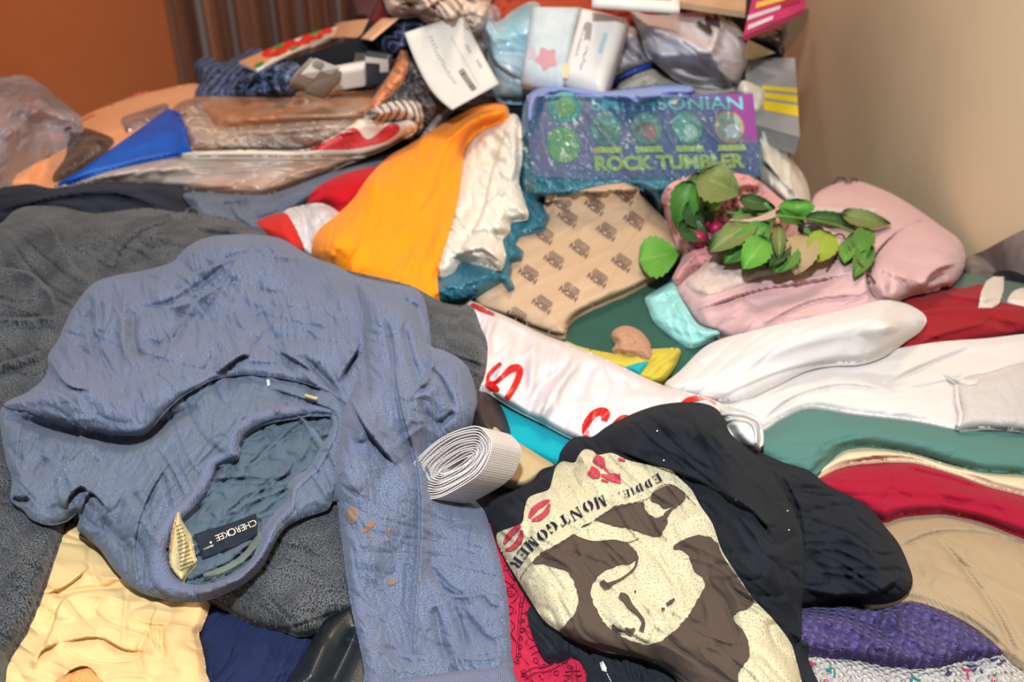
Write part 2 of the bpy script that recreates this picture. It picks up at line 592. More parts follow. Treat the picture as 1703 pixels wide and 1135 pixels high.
M_dark = fabric('dark_blanket_cloth', '15171c', '1d2026', bump=.3)
def prism(name, poly, z0, z1, mat):
    n = len(poly); P = [(x, y, z) for z in (z0, z1) for x, y in poly]
    c0 = (sum(p[0] for p in poly) / n, sum(p[1] for p in poly) / n); P += [(c0[0], c0[1], z0), (c0[0], c0[1], z1)]
    Q = [(i, (i + 1) % n, n + (i + 1) % n, n + i) for i in range(n)]
    T = [(2 * n, (i + 1) % n, i) for i in range(n)] + [(2 * n + 1, n + i, n + (i + 1) % n) for i in range(n)]
    return new_mesh_object(name, P, Q, mat, None, None, False, T)


bed = prism('bed', [(-1.25, .28), (.55, .28), (.55, .90), (.29, 1.06), (.29, 1.66), (-.38, 1.66), (-.44, 1.40), (-1.25, 1.05)], 0, .82, M_dark)
tag(bed, 'low bed buried under the whole heap of clothes', 'bed')


def sstep(x):
    x = np.clip(x, 0, 1); return x * x * (3 - 2 * x)


BASE = [(-90, 1230), (-90, 330), (35, 285), (150, 225), (330, 170), (420, 120), (600, 60), (650, -45), (1320, -45), (1300, 120), (1320, 330), (1440, 440), (1600, 492), (1790, 500), (1790, 1230)]
patch('dark_blanket', BASE, M_dark, None, zabs=lambda U, V: .85 + .13 * sstep((260 - V) / 260) * sstep((U - 150) / 400), g=9, smooth_out=False,
      puff=0, edge=2, el=1, drop=.02, label='dark blanket showing only as black gaps beneath the piled clothes', cat='blanket')

# curtain in pleats before the orange wall
M_curt = fabric('sheer_curtain_weave', '94624c', 'a9755a', mix=60, c3='6a4436', big=14, bump=.2, alpha=.75, sheen=.1, spec=.2)
M_curt2 = fabric('grey_curtain_stripe', '8b7c78', '9d8f8a', mix=60, bump=.2, alpha=.9)
def curtain():
    xs = np.linspace(-.70, .02, 190); zs = np.linspace(.02, 2.25, 26)
    X, Z = np.meshgrid(xs, zs)
    Y = 2.22 + .028 * np.sin(X * 95 + 1.2 * np.sin(X * 17)) + .012 * np.sin(X * 210 + Z * 2)
    n = X.size; w = len(xs)
    F = np.stack([X, Y, Z], -1).reshape(-1, 3); K = F + np.array([0, .0015, 0])
    P = np.vstack([F, K]); Q = []; Q2 = []
    for j in range(len(zs) - 1):
        for i in range(w - 1):
            a = j * w + i
            tgt = Q2 if (i % 37) in (15, 16, 17, 18, 31, 32) else Q
            tgt.append((a, a + 1, a + w + 1, a + w)); tgt.append((n + a, n + a + w, n + a + w + 1, n + a + 1))
    o = new_mesh_object('curtain', P, Q + Q2, M_curt, None)
    o.data.materials.append(M_curt2)
    mi = np.zeros(len(Q) + len(Q2), np.int32); mi[len(Q):] = 1
    o.data.polygons.foreach_set('material_index', mi)
    return o
cu = curtain()
tag(cu, 'sheer brown pleated curtain with grey stripes hanging on the orange wall', 'curtain')
rail = new_mesh_object('curtain_rail', [(x, 2.21 + .012 * math.cos(a), 2.27 + .012 * math.sin(a)) for x in (-.8, .1) for a in [i * math.pi / 4 for i in range(8)]],
                       [(i, (i + 1) % 8, 8 + (i + 1) % 8, 8 + i) for i in range(8)], plain('rail_metal', '8a8a86', .4, metallic=.8), cu)


def zt(u, v, dz=0.):
    return (u, v, ztop(u, v) + dz)


# ------------------------------------------------------------------ back left: bags, cards and packages
M_peach = fabric('peach_satin', 'e09a6c', 'e6a578', mix=300, c3='dd8f52', big=5, bump=.1, rough=.55, sheen=.3, spec=.4)
o = patch('peach_pillowcase', [(-90, 345), (-90, 300), (0, 268), (35, 238), (75, 217), (105, 212), (150, 188), (210, 165), (270, 149), (325, 139), (350, 150), (430, 165), (640, 160), (650, 225), (560, 262), (300, 305), (100, 335)],
          M_peach, t=.006, puff=.035, pw=90, folds=[('v', [(105, 214), (85, 260), (60, 310)], .02, 16), ('s', [(345, 165), (250, 175), (120, 215)], .008, 30)], nz=(.004, 60, -20, 3, 4),
          label='peach orange satin pillowcase along the foot of the orange wall', cat='pillowcase')
M_coral = fabric('coral_edge', 'd8604a', 'e07058', bump=.1)
decal('trim', stroke([(98, 220), (125, 205), (160, 190)], [7, 9, 3]), M_coral, o, label='coral red edge', smooth_out=False)
decal('trim', stroke([(205, 168), (228, 158), (248, 153)], [3, 7, 3]), M_coral, o, label='coral red edge', smooth_out=False)

M_film = plain('grey_plastic_film', 'a9a6ae', .28, .6, alpha=.72, bump=.7, bscale=28, coat=.3, c2='82848c', scale=9, bdist=.01)
patch('plastic_bag', [(-90, 118), (0, 128), (25, 125), (48, 128), (75, 145), (105, 170), (136, 197), (120, 213), (98, 219), (75, 222), (50, 243), (28, 268), (2, 305), (-90, 320)],
      M_film, zabs=lambda U, V: .885 + 0 * U, puff=.05, pw=80, folds=[('r', [(0, 230), (50, 190), (80, 150)], .012, 14), ('v', [(0, 190), (60, 205), (120, 210)], .012, 14)],
      nz=(.007, 45, -40, 3, 9), label='grey translucent plastic bag bulging up at the far left below the orange wall', cat='plastic bag', drop=.03)

M_mesh = plain('dark_net_film', '5c5450', .35, .5, alpha=.75, bump=.8, bscale=40, c2='2d2f33', scale=26, bdist=.01)
patch('net_pouch', [(107, 214), (130, 211), (165, 220), (190, 235), (165, 262), (135, 285), (95, 302), (88, 292), (108, 262), (112, 235)], M_mesh, t=.004, puff=.02, pw=30,
      folds=[('v', [(122, 225), (120, 245), (140, 270)], .006, 6), ('s', [(135, 235), (160, 232), (178, 245)], .006, 8)], nz=(.003, 14, 20, 2, 5),
      label='dark crumpled net pouch at the lower edge of the peach pillowcase', cat='pouch')
M_foil = plain('silver_foil', 'cfc5c4', .25, .6, metallic=.6, bump=1, bscale=60, bdist=.008, c2='a89a9c')
patch('foil_wrapper', [(203, 196), (235, 184), (275, 172), (278, 185), (250, 200), (215, 220), (206, 212)], M_foil, t=.003, puff=.01, pw=16, nz=(.003, 12, 0, 2, 2),
      label='shiny silver foil wrapper above the blue folder', cat='wrapper')

# plaid shirt
def plaid(name, base, dark, light, sc=260.):
    m = bpy.data.materials.new(name); m.use_nodes = True; nt = m.node_tree; L = nt.links; b = nt.nodes['Principled BSDF']
    b.inputs['Roughness'].default_value = .9; b.inputs['Specular IOR Level'].default_value = .15
    tc = N(nt, 'ShaderNodeTexCoord')
    n = N(nt, 'ShaderNodeTexNoise', i_Scale=35., i_Detail=1.)
    mp = N(nt, 'ShaderNodeVectorMath', operation='MULTIPLY_ADD'); mp.inputs[1].default_value = (.012, .012, 0)
    L.new(tc.outputs['UV'], n.inputs['Vector']); L.new(n.outputs[1], mp.inputs[0]); L.new(tc.outputs['UV'], mp.inputs[2])
    col = None
    for ax in 'XY':
        w = N(nt, 'ShaderNodeTexWave', i_Scale=sc / 20., bands_direction=ax); L.new(mp.outputs[0], w.inputs['Vector'])
        r = N(nt, 'ShaderNodeValToRGB'); cr = r.color_ramp
        cr.elements[0].color = lin(dark); cr.elements[0].position = .3; cr.elements[1].color = lin(base); cr.elements[1].position = .5
        e = cr.elements.new(.93); e.color = lin(base); e = cr.elements.new(.98); e.color = lin(light)
        L.new(w.outputs[1], r.inputs[0])
        if col is None: col = r.outputs[0]
        else:
            mx = N(nt, 'ShaderNodeMix', data_type='RGBA'); mx.inputs[0].default_value = .5
            L.new(col, mx.inputs[6]); L.new(r.outputs[0], mx.inputs[7]); col = mx.outputs[2]
    L.new(col, b.inputs['Base Color'])
    return m


M_plaid = plaid('blue_plaid_flannel', '48587c', '20252f', '8b9bc0', 330)
M_plaid2 = plaid('navy_plaid_cotton', '2c3760', '131722', '8f94bb', 240)
patch('plaid_shirt', [(322, 112), (331, 98), (350, 96), (372, 104), (400, 90), (425, 80), (455, 92), (500, 112), (486, 160), (455, 160), (420, 167), (390, 161), (340, 161), (324, 156), (332, 135)],
      M_plaid, t=.012, puff=.03, pw=35, folds=[('s', [(345, 110), (390, 125), (440, 112)], .01, 14), ('v', [(350, 140), (400, 142), (470, 138)], .01, 10), ('s', [(400, 160), (420, 135), (425, 115)], .008, 12)],
      nz=(.006, 16, 20, 2, 11), label='crumpled blue plaid flannel shirt at the top left corner of the heap', cat='shirt')
patch('plaid_shirt', [(625, 62), (640, 46), (660, 36), (705, 32), (720, 60), (690, 80), (672, 90), (656, 100), (640, 92), (630, 80)],
      M_plaid2, t=.008, puff=.02, pw=30, folds=[('v', [(640, 60), (665, 62), (690, 50)], .006, 8)], nz=(.003, 20, 0, 2, 6),
      label='navy plaid shirt tucked behind the white paper tag', cat='shirt')

# boxes and cards between them
M_card = plain('grey_brown_card', '8a7f74', .6, .3, c2='7d7269')
M_label = plain('white_sticker', 'c9c6c0', .6, .3)
M_ink = plain('grey_ink', '6a6a68', .8)
M_white = plain('white_card', 'd9d6cf', .6, .3)
q = Quad(zt(516, 84, .02), zt(606, 88, .02), zt(606, 132, .012), zt(516, 128, .012))
q.slab('cardboard_sheet', M_card, thick=.004, label='brown cardboard sheet lying behind the small grey box', cat='cardboard')
q = Quad(zt(556, 121, .03), zt(608, 112, .03), zt(610, 146, .022), zt(548, 156, .022))
q.slab('white_box', M_white, thick=.014, rnd=.05, label='small white box right beside the grey box with the sticker', cat='box')
q = Quad(zt(606, 92, .032), zt(648, 98, .032), zt(648, 140, .02), zt(606, 150, .02))
o = q.slab('packaged_cable', plain('dark_pack', '30353d', .35, .5, c2='3d454f'), thick=.012, rnd=.06, label='black and white blister pack between white box and peach ribbon', cat='package')
q.shape('insert', q.rect(.05, .02, .9, .18), M_white, o, label='white strip')
q.shape('insert', q.rect(.62, .2, .34, .3), M_white, o, label='white corner')
q = Quad(zt(514, 91, .05), zt(569, 112, .05), zt(540, 146, .035), zt(482, 124, .035))
o = q.slab('small_carton', M_card, thick=.022, rnd=.03, label='small grey carton with a square printed sticker, under the strawberry card', cat='carton')
q.shape('sticker', q.rect(.22, .05, .75, .8), M_label, o, label='white sticker')
q.shape('print', q.rect(.52, .38, .2, .26), M_ink, o)

M_env = plain('peach_paper', 'e3b18d', .6, .3, c2='dba47d')
q = Quad(zt(556, 40, .034), zt(662, 30, .034), zt(618, 67, .03), zt(548, 64, .03), bow=.004)
q.slab('envelope', M_env, thick=.0012, label='peach paper envelope at the top beside the strawberry card', cat='envelope')
M_straw = plain('strawberry_red', 'c8241c', .5, .3, c2='d8402e', scale=70)
q = Quad((397, 103, ztop(400, 110) + .035), (592, 37, ztop(592, 55) + .04), (548, 68, ztop(548, 68) + .036), (428, 116, ztop(428, 117) + .03), bow=.006)
o = q.slab('greeting_card', M_white, thick=.005, label='card printed with red strawberries and green leaves leaning on the plaid flannel shirt', cat='card')
M_pe2 = plain('peach_print', 'd99a6a', .5)
q.shape('print', q.rect(.0, .0, .35, .9), M_pe2, o, label='peach coloured end of the card')
R = random.Random(5)
berr = []
for i in range(9):
    x = .22 + .085 * i; y = .34 + .3 * (i % 2) + R.uniform(-.05, .05)
    pts = [(x + .075 * math.cos(a) * (1 + .12 * math.sin(3 * a)), y + .38 * math.sin(a)) for a in [k * math.pi / 8 for k in range(16)]]
    pts = [(min(max(a, .01), .99), min(max(b, .02), .9)) for a, b in pts]
    q.shape('strawberry_print', pts, M_straw, o, eps=.0007 + .00004 * i)
M_lg = plain('leaf_print_green', '3f8f2e', .5)
for x, y in ((.06, .82), (.46, .84), (.3, .2), (.62, .12)):
    q.shape('leaf_print', [(x + .05 * math.cos(a), y + .13 * math.sin(a)) for a in [k * math.pi / 5 for k in range(10)]], M_lg, o, eps=.0013)

M_ribbon = plain('peach_ribbon_satin', 'd98a5c', .4, .5, c2='c98a6c')
# clear package: brown glassy tray, then the flat pouch in front of it
M_amber = plain('amber_clear_film', 'b07a5a', .3, .6, alpha=.75, bump=.5, bscale=30, c2='a3907f', scale=12, bdist=.006)
patch('clear_tray', [(322, 164), (345, 160), (480, 162), (500, 152), (606, 150), (640, 140), (640, 175), (612, 196), (480, 207), (375, 214), (348, 195)], M_amber,
      t=.006, puff=.012, pw=30, folds=[('r', [(360, 200), (480, 195), (605, 190)], .006, 7), ('v', [(350, 172), (470, 176), (600, 172)], .008, 12)], nz=(.003, 25, 0, 4, 8),
      label='amber tinted clear plastic tray below the plaid flannel shirt', cat='packaging')
M_clear = plain('clear_crinkled_film', 'c0b2a6', .16, .7, alpha=.7, bump=1., bscale=45, c2='aaa09a', scale=14, bdist=.008, coat=.5)
patch('black_ribbon', [(372, 243), (400, 236), (450, 238), (510, 244), (520, 252), (440, 254), (380, 252)], plain('black_cord', '24262b', .5, c2='3a3a40', scale=90), t=.003, puff=.006, pw=10,
      label='black strip of ribbon inside the long clear pouch', cat='ribbon')
patch('clear_pouch', [(286, 184), (322, 164), (345, 190), (372, 212), (480, 205), (580, 200), (596, 222), (560, 238), (500, 252), (400, 252), (310, 256), (312, 235)], M_clear,
      t=.006, puff=.02, pw=26, folds=[('r', [(300, 195), (320, 225), (315, 250)], .008, 8), ('s', [(330, 215), (420, 222), (560, 215)], .008, 12), ('v', [(350, 235), (430, 232), (520, 238)], .004, 8)],
      nz=(.007, 16, 10, 3, 12), label='long crinkled clear pouch lying above the blue folder', cat='pouch')
patch('crumpled_wrapper', [(640, 112), (668, 96), (690, 92), (712, 108), (728, 135), (740, 172), (735, 200), (705, 228), (680, 240), (655, 215), (612, 196)],
      plain('grey_crinkled_wrap', '77706f', .2, .7, alpha=.85, bump=1., bscale=50, c2='4f4a4a', scale=22, bdist=.008), t=.008, puff=.03, pw=30, nz=(.009, 16, 40, 2.4, 14),
      label='crumpled grey clear wrapper below the curled white tag', cat='wrapper')
patch('ribbon', stroke([(672, 84), (664, 120), (640, 152), (606, 190)], [12, 26, 20, 8]), M_ribbon, t=.004, puff=.006, pw=10, nz=(.002, 20, 60, 3, 3), smooth_out=False,
      label='peach satin ribbon strap running down to the red glitter card', cat='ribbon')
# striped curl and glitter card
M_zeb = fabric('striped_paper', 'cfc3b8', 'd8ccc2', weave=1, wscale=620, weave_dark=.85, bump=.1)
patch('striped_roll', [(604, 196), (625, 178), (660, 168), (695, 170), (705, 190), (700, 212), (680, 205), (640, 200), (610, 208)], M_zeb, t=.004, puff=.014, pw=20, uvrot=20,
      label='rolled black and cream striped paper under the grey wrapper', cat='paper roll')
M_glit = plain('red_glitter', 'a3202a', .4, .6, c2='d33a46', scale=420)
M_wrim = plain('cream_card_edge', 'ddd2c2', .55, .3)
M_sheet = plain('glossy_brown_sheet', 'b0a298', .3, .6, bump=.5, bscale=14, c2='a87f68', scale=9, bdist=.006)
patch('magazine', [(86, 313), (130, 300), (200, 275), (290, 259), (400, 255), (500, 257), (560, 259), (612, 258), (575, 272), (530, 296), (470, 318), (430, 325), (330, 320), (300, 312), (200, 304), (120, 308)],
      M_sheet, t=.004, puff=.01, pw=30, folds=[('r', [(130, 300), (230, 283), (330, 283)], .005, 8), ('s', [(560, 270), (480, 290), (430, 318)], .006, 14), ('v', [(250, 300), (330, 290), (420, 295)], .004, 10)],
      nz=(.003, 30, -8, 4, 16), label='glossy brownish grey magazine lying under the white rimmed edge', cat='magazine')
o = patch('glitter_card', [(300, 253), (400, 249), (500, 249), (545, 232), (585, 208), (600, 198), (650, 204), (676, 200), (692, 205), (690, 218), (665, 232), (640, 246), (610, 257), (585, 260), (500, 262), (400, 261), (310, 261)],
          M_wrim, t=.005, puff=.006, pw=14, edge=4, label='cream rimmed red glitter card, left end under the clear pouch', cat='card')
decal('glitter', [(505, 250), (545, 234), (588, 212), (612, 232), (645, 208), (660, 206), (664, 218), (640, 236), (588, 248), (540, 249)], M_glit, o, label='red glitter surface')
patch('folder', [(90, 309), (140, 278), (200, 237), (279, 180), (298, 186), (308, 215), (318, 250), (300, 256), (240, 268), (180, 284), (125, 303)], plain('blue_plastic', '0f55b4', .45, .4, c2='0d4fa8'), t=.004, puff=.005, pw=10,
      smooth_out=False, edge=3, label='bright blue plastic folder, its corner standing out of the heap', cat='folder')

# ------------------------------------------------------------------ back centre and right
M_crum = fabric('white_crumpled_cotton', 'cfc6ba', 'd8d0c6', c3='dcae92', big=7, bump=.15)
patch('red_jumper', [(812, -50), (815, 48), (850, 62), (1065, 66), (1065, -50)], fabric('dark_red_knit', '7a1f18', '8f2a1e', c3='a8482a', big=10), t=.004, puff=.01, nz=(.004, 30, 0, 2, 3),
      label='dark red jumper glimpsed behind the two white boxes', cat='jumper')
patch('maroon_cloth', [(588, -40), (590, 15), (600, 32), (628, 34), (650, 20), (650, -40)], fabric('maroon_cotton', '5c1a1c', '6c2422'), t=.004, puff=.01, nz=(.004, 20, 80, 2, 5),
      label='maroon cloth hanging at the top beside the curtain', cat='cloth')
patch('crumpled_cloth', [(636, -50), (640, 5), (650, 22), (672, 28), (692, 26), (712, 38), (740, 48), (770, 62), (800, 60), (812, 40), (816, 5), (820, -50)], M_crum, t=.02, puff=.04, pw=45,
      folds=[('s', [(690, 26), (730, 0), (760, -30)], .015, 20), ('s', [(700, 5), (740, 30), (790, 20)], .012, 14), ('v', [(760, 50), (770, 20), (790, -10)], .015, 8), ('s', [(650, 20), (670, 5), (700, 0)], .01, 12)],
      nz=(.012, 26, 30, 2, 21), label='crumpled white and peach cotton cloth at the upper edge, above the paper tag', cat='cloth')
patch('grey_bag', [(778, 60), (800, 40), (812, 10), (830, 15), (830, 60), (815, 110), (835, 165), (790, 180), (750, 185), (720, 240), (690, 245), (720, 200), (740, 180), (770, 120)], M_film, t=.003, puff=.01,
      nz=(.005, 20, 70, 2, 22), label='grey film bag behind the tag and the orange shirt', cat='plastic bag')

# paper tag, curled
M_tag = plain('tag_paper', 'd2cfca', .6, .25)
zt0 = ztop(745, 120)
q = Quad((672, 66, zt0 + .075), (768, 34, zt0 + .085), (830, 139, zt0 + .035), (752, 182, zt0 + .02), bow=.0, bow2=.0)
o = q.slab('paper_tag', M_tag, thick=.0012, na=16, nb=16, wav=lambda A, B: .012 * (1 - B) ** 2 - .020 * np.sin(np.pi * B) * (1 - A) ** 1.5,
           label='curled white paper tag with barcode and rows of small print', cat='tag')
def on_tag(a, b, e):
    return q.p(a, b, e)
R = random.Random(3)
inkg = []
class _W: pass
def wq(a, b, eps):
    A = np.asarray(a, float); B = np.asarray(b, float)
    h = .012 * (1 - B) ** 2 - .020 * np.sin(np.pi * B) * (1 - A) ** 1.5
    return q.p(A, B, 0) + q.n * (h + eps)[..., None]
def bars(qf, rects, eps=.0008):
    P = []; T = []
    for x, y, w, h in rects:
        n = len(P)
        for a, b in ((x, y), (x + w, y), (x + w, y + h), (x, y + h)): P.append((a, b))
        T += [(n, n + 1, n + 2), (n, n + 2, n + 3)]
    P = np.array(P)
    return qf(P[:, 0], P[:, 1], eps), np.array(T)
rc = []
y = .60
while y < .92:
    w = R.choice([.006, .010, .016]); rc.append((.50, y, .10, w)); y += w + R.choice([.007, .012])
g1 = bars(wq, rc)
rc = [(.33 + R.uniform(-.01, .01), .12 + .038 * i, R.uniform(.03, .07), .012) for i in range(16)]
rc += [(.80, .37 + .02 * i, .05, .009) for i in range(6)] + [(.84, .60 + .02 * i, .05, .009) for i in range(6)] + [(.66, .2, .006, .7)]
g2 = bars(wq, rc)
merge_geo('barcode', [g1], plain('tag_ink', '55544f', .8), o, 'dark barcode')
merge_geo('small_print', [g2], plain('tag_ink_pale', '9a9890', .8), o, 'rows of pale print')

# aqua bag and the two boxes
M_aqua = plain('aqua_film', 'a7bcc8', .25, .6, alpha=.93, bump=.25, bscale=16, c2='7fbcd0', scale=8, bdist=.006)
patch('aqua_bag', [(809, 42), (830, 35), (862, 12), (895, 5), (930, 60), (1010, 100), (1015, 150), (950, 152), (900, 160), (880, 170), (834, 168), (820, 150), (812, 112)], M_aqua, t=.006, puff=.02, pw=40,
      folds=[('s', [(812, 50), (820, 100), (870, 135)], .008, 14), ('v', [(870, 130), (930, 148), (990, 150)], .01, 8)], nz=(.0015, 30, 30, 2.5, 31), label='pale aqua plastic bag around the two white boxes', cat='plastic bag')
M_bx1 = plain('pale_blue_box', 'b9c6cd', .5, .3, c2='abb9c2'); M_bx2 = plain('white_soap_box', 'dedad5', .5, .3)
z0 = ztop(900, 130)
q = Quad((884, 2, z0 + .09), (968, 3, z0 + .09), (936, 140, z0 + .03), (866, 122, z0 + .03))
o = q.slab('soap_box', M_bx1, thick=.03, rnd=.05, label='pale blue box with a faint red flower print, left of the white box', cat='box')
M_rose = plain('faded_rose_print', 'b98a97', .6, c2='c08c96')
q.shape('flower_print', [(.52 + .22 * math.cos(a) * (1 + .2 * math.sin(5 * a)), .75 + .13 * math.sin(a) * (1 + .2 * math.sin(5 * a))) for a in [k * math.pi / 14 for k in range(28)]], M_rose, o)
q.shape('flower_print', [(.18 + .09 * math.cos(a), .72 + .09 * math.sin(a) * (1 + .3 * math.sin(3 * a))) for a in [k * math.pi / 8 for k in range(16)]], plain('faded_rose_print_pale', 'b7a9b5', .6), o)
q = Quad((964, 5, z0 + .10), (1036, 21, z0 + .10), (996, 151, z0 + .03), (930, 131, z0 + .03))
o = q.slab('soap_box', M_bx2, thick=.032, rnd=.05, label='white box with grey brown script and blue panel, right of the pale blue box', cat='box')
M_scr = plain('script_grey', '9a928c', .6); M_scr2 = plain('script_violet', '9d9bb5', .6)
q.shape('emblem', [(.33 + .10 * math.cos(a), .27 + .055 * math.sin(a)) for a in [k * math.pi / 8 for k in range(16)]], M_scr, o, label='grey oval emblem')
q.shape('emblem', [(.30, .30), (.44, .30), (.47, .45), (.40, .42), (.33, .46)], M_scr, o, label='grey ribbon print')
q.shape('panel_print', q.rect(.72, .30, .1, .26), plain('pale_blue_ink', 'a9c6d4', .6), o, label='blue panel')
q.shape('corner_print', [(.0, .80), (.16, .78), (.20, .97), (.0, .98)], plain('peach_ink', 'e6c3a0', .6), o, label='peach corner')
R = random.Random(8)
rc = [(.22 + .012 * (i % 2), .30 + .026 * i, R.uniform(.03, .07), .013) for i in range(15)]
rc += [(.42 + .02 * math.sin(i), .52 + .022 * i, R.uniform(.03, .08), .012) for i in range(14)]
merge_geo('script', [bars(lambda a, b, e: q.p(a, b, e), rc)], M_scr2, o, 'faint violet script')

# film and cloth right of the boxes
patch('grey_bag', [(1005, 100), (1020, 60), (1040, 45), (1062, 50), (1075, 85), (1085, 105), (1040, 125), (1010, 140), (995, 150)], plain('grey_film_dull', 'a9a6ab', .3, .5, alpha=.95, bump=.6, bscale=24, bdist=.006), t=.012, puff=.02, pw=20,
      folds=[('v', [(1030, 60), (1045, 90), (1080, 105)], .008, 6)], nz=(.004, 18, 50, 2, 41), label='dull grey film bag between the white box and the big lettered bag', cat='plastic bag')
patch('blue_wrapper', [(1012, 138), (1040, 122), (1078, 106), (1086, 112), (1070, 122), (1035, 132)], plain('royal_blue_film', '2348a8', .35, .5), t=.004, puff=.006, pw=8, label='small royal blue wrapper strip below the dull grey film bag', cat='wrapper')
patch('white_cloth', [(1022, 148), (1045, 130), (1075, 118), (1090, 116), (1120, 135), (1160, 142), (1225, 140), (1225, 165), (1150, 165), (1040, 160)], fabric('off_white_cotton', 'b9b3a6', 'c2bcae'), t=.006, puff=.012, pw=16, nz=(.004, 18, 0, 2, 42),
      label='off white cloth strip between lavender cloth and the lettered grey bag', cat='cloth')
M_wy = plain('grey_shopping_film', 'c0bfc8', .3, .5, alpha=.97, bump=.35, bscale=16, c2='b4b3bc', scale=7, bdist=.008)
o = patch('lettered_bag', [(1048, 16), (1075, 24), (1110, 24), (1150, 20), (1180, 17), (1200, 26), (1225, 42), (1240, 65), (1245, 95), (1234, 128), (1222, 146), (1165, 141), (1125, 130), (1088, 101), (1074, 86), (1062, 50)],
          M_wy, t=.015, puff=.03, pw=60, folds=[('r', [(1080, 92), (1130, 92), (1180, 92)], .012, 14), ('r', [(1055, 25), (1120, 60), (1180, 92), (1215, 140)], .012, 12), ('r', [(1180, 92), (1200, 30)], .012, 9), ('v', [(1110, 100), (1160, 120), (1190, 140)], .008, 9)],
          nz=(.003, 30, 30, 3, 43), label='big grey shopping bag with bold black letters at the top right', cat='shopping bag')
P_, T_ = text_px('w', 'WY', None, o, (1172, 60), (.80, -.58), 36, bold=.05, eps=.005)
merge_geo('lettering', [(P_, T_)], plain('black_ink', '2a1f22', .6), o, 'black letters')

zc = ztop(1200, 40)
q = Quad((1128, -40, zc + .02), (1242, -40, zc + .02), (1240, 20, zc + .02), (1131, 4, zc + .02))
q.slab('cardboard_box', plain('tan_cardboard', 'b29478', .7, .2, c2='a8896c'), thick=.008, label='tan cardboard box cut by the top edge, above the lettered bag', cat='box')
q = Quad((985, -45, ztop(1060, 0) + .09), (1132, -45, ztop(1060, 0) + .09), (1131, 12, ztop(1060, 0) + .075), (985, 2, ztop(1060, 0) + .075))
o = q.slab('carton', M_white, thick=.010, rnd=.04, label='white carton with a thin red line at the top edge, above the grey bag', cat='carton')
q.shape('line_print', q.rect(.1, .80, .8, .03), plain('rust_ink', 'b1614a', .6), o)
M_mag = plain('magenta_gloss', 'a01a55', .3, .5, c2='b02460', scale=20)
q = Quad((1255, -20, zc + .05), (1345, -30, zc + .05), (1338, 14, zc + .03), (1236, 60, zc + .03))
o = q.slab('toy_box', M_mag, thick=.008, label='magenta printed box with yellow and white streaks near the wall corner', cat='box')
for k, (x, y, w, h, c) in enumerate([(.1, .35, .5, .13, 'c8a23a'), (.0, .6, .6, .1, 'b9b0c0'), (.35, .1, .5, .12, 'a8702a'), (.55, .5, .35, .2, '8c1436'), (.05, .82, .4, .1, 'c9b8c9')]):
    q.shape('print', q.rect(x, y, w, h), plain('toy_print_%d' % k, c, .4), o, eps=.0006 + .0001 * k)
patch('black_bag', [(1228, 62), (1245, 58), (1338, 14), (1336, 45), (1300, 90), (1275, 78), (1250, 72)], plain('black_film', '2b2728', .2, .6, bump=.8, bscale=30, bdist=.006), t=.006, puff=.015, pw=18, nz=(.004, 16, 0, 2, 45),
      label='black plastic bag under the magenta box by the wall', cat='plastic bag')
q = Quad(zt(1245, 66, .015), zt(1290, 88, .015), zt(1250, 100, .01), zt(1240, 98, .01))
q.slab('manila_card', plain('manila', 'b7a582', .6), thick=.002, label='manila card corner under the black bag', cat='card')
zs = ztop(1280, 160)
q = Quad((1238, 98, zs + .05), (1322, 96, zs + .05), (1330, 228, zs + .01), (1248, 205, zs + .01))
o = q.slab('striped_box', plain('grey_box_card', '86888a', .55, .3, c2='7c7e81'), thick=.03, label='grey box with three yellow bars against the cream wall', cat='box')
M_yel = plain('yellow_bar_ink', 'cdb518', .5)
for y, h in ((.41, .06), (.51, .08), (.63, .13)):
    q.shape('yellow_bar', [(.3, y), (1., y), (1., y + h), (.3, y + h)], M_yel, o)
M_wc = fabric('white_wrinkled_cotton', 'cbc9bd', 'd5d3c8', bump=.15)
patch('white_rag', [(1226, 160), (1230, 140), (1238, 134), (1256, 140), (1275, 152), (1274, 180), (1258, 196), (1245, 190)], M_wc, t=.03, puff=.012, pw=16, nz=(.003, 20, 40, 2, 47),
      label='small white rag above the right end of the purple box', cat='rag')
patch('white_shirt', [(1250, 192), (1268, 196), (1290, 222), (1312, 258), (1335, 290), (1346, 318), (1345, 345), (1315, 350), (1270, 310), (1258, 260), (1252, 220)], M_wc, t=.012, puff=.03, pw=30,
      folds=[('v', [(1275, 220), (1290, 260), (1315, 310)], .01, 9), ('s', [(1262, 260), (1290, 290), (1330, 335)], .01, 12)], nz=(.005, 24, 60, 2.4, 48), label='white wrinkled shirt sleeve hanging right of the purple box', cat='shirt')

# lavender cloth, purple box in its teal bag
zb = ztop(1070, 285)
ZB0, ZB1 = max(zb + .045, .915), max(zb + .045, .915) + .055
BQ = Quad((876, 158, ZB1), (1252, 156, ZB1), (1266, 292, ZB0), (886, 302, ZB0))
o = BQ.slab('boxed_toy', plain('purple_box_card', '4c3f86', .4, .4, c2='453b80', scale=10), thick=.03, rnd=.0, na=4, nb=4,
            label='purple boxed rock tumbler kit wrapped in teal plastic', cat='box')
q = BQ
q.shape('panel_print', [(.88, 0), (1, 0), (1, .62), (.93, .62), (.90, .2)], plain('violet_ink', '7b2a83', .4), o, label='violet right end')
M_turq = plain('turquoise_ink', '5fb4c6', .5); M_lime = plain('lime_ink', 'a9c23c', .5, c2='9dbb38')
merge_geo('title', [q.text('SMITHSONIAN', .28, .20, .67, .155, bold=.02)], M_turq, o, 'turquoise title lettering')
merge_geo('title', [q.text('ROCK TUMBLER', .275, .90, .66, .15, bold=.05)], M_lime, o, 'lime lettering along the lower edge')
M_d = [plain('disc_teal', '2f8f8a', .5), plain('disc_green', '6aa545', .5, c2='5a9a50', scale=60), plain('disc_ring', '4f9d6c', .5)]
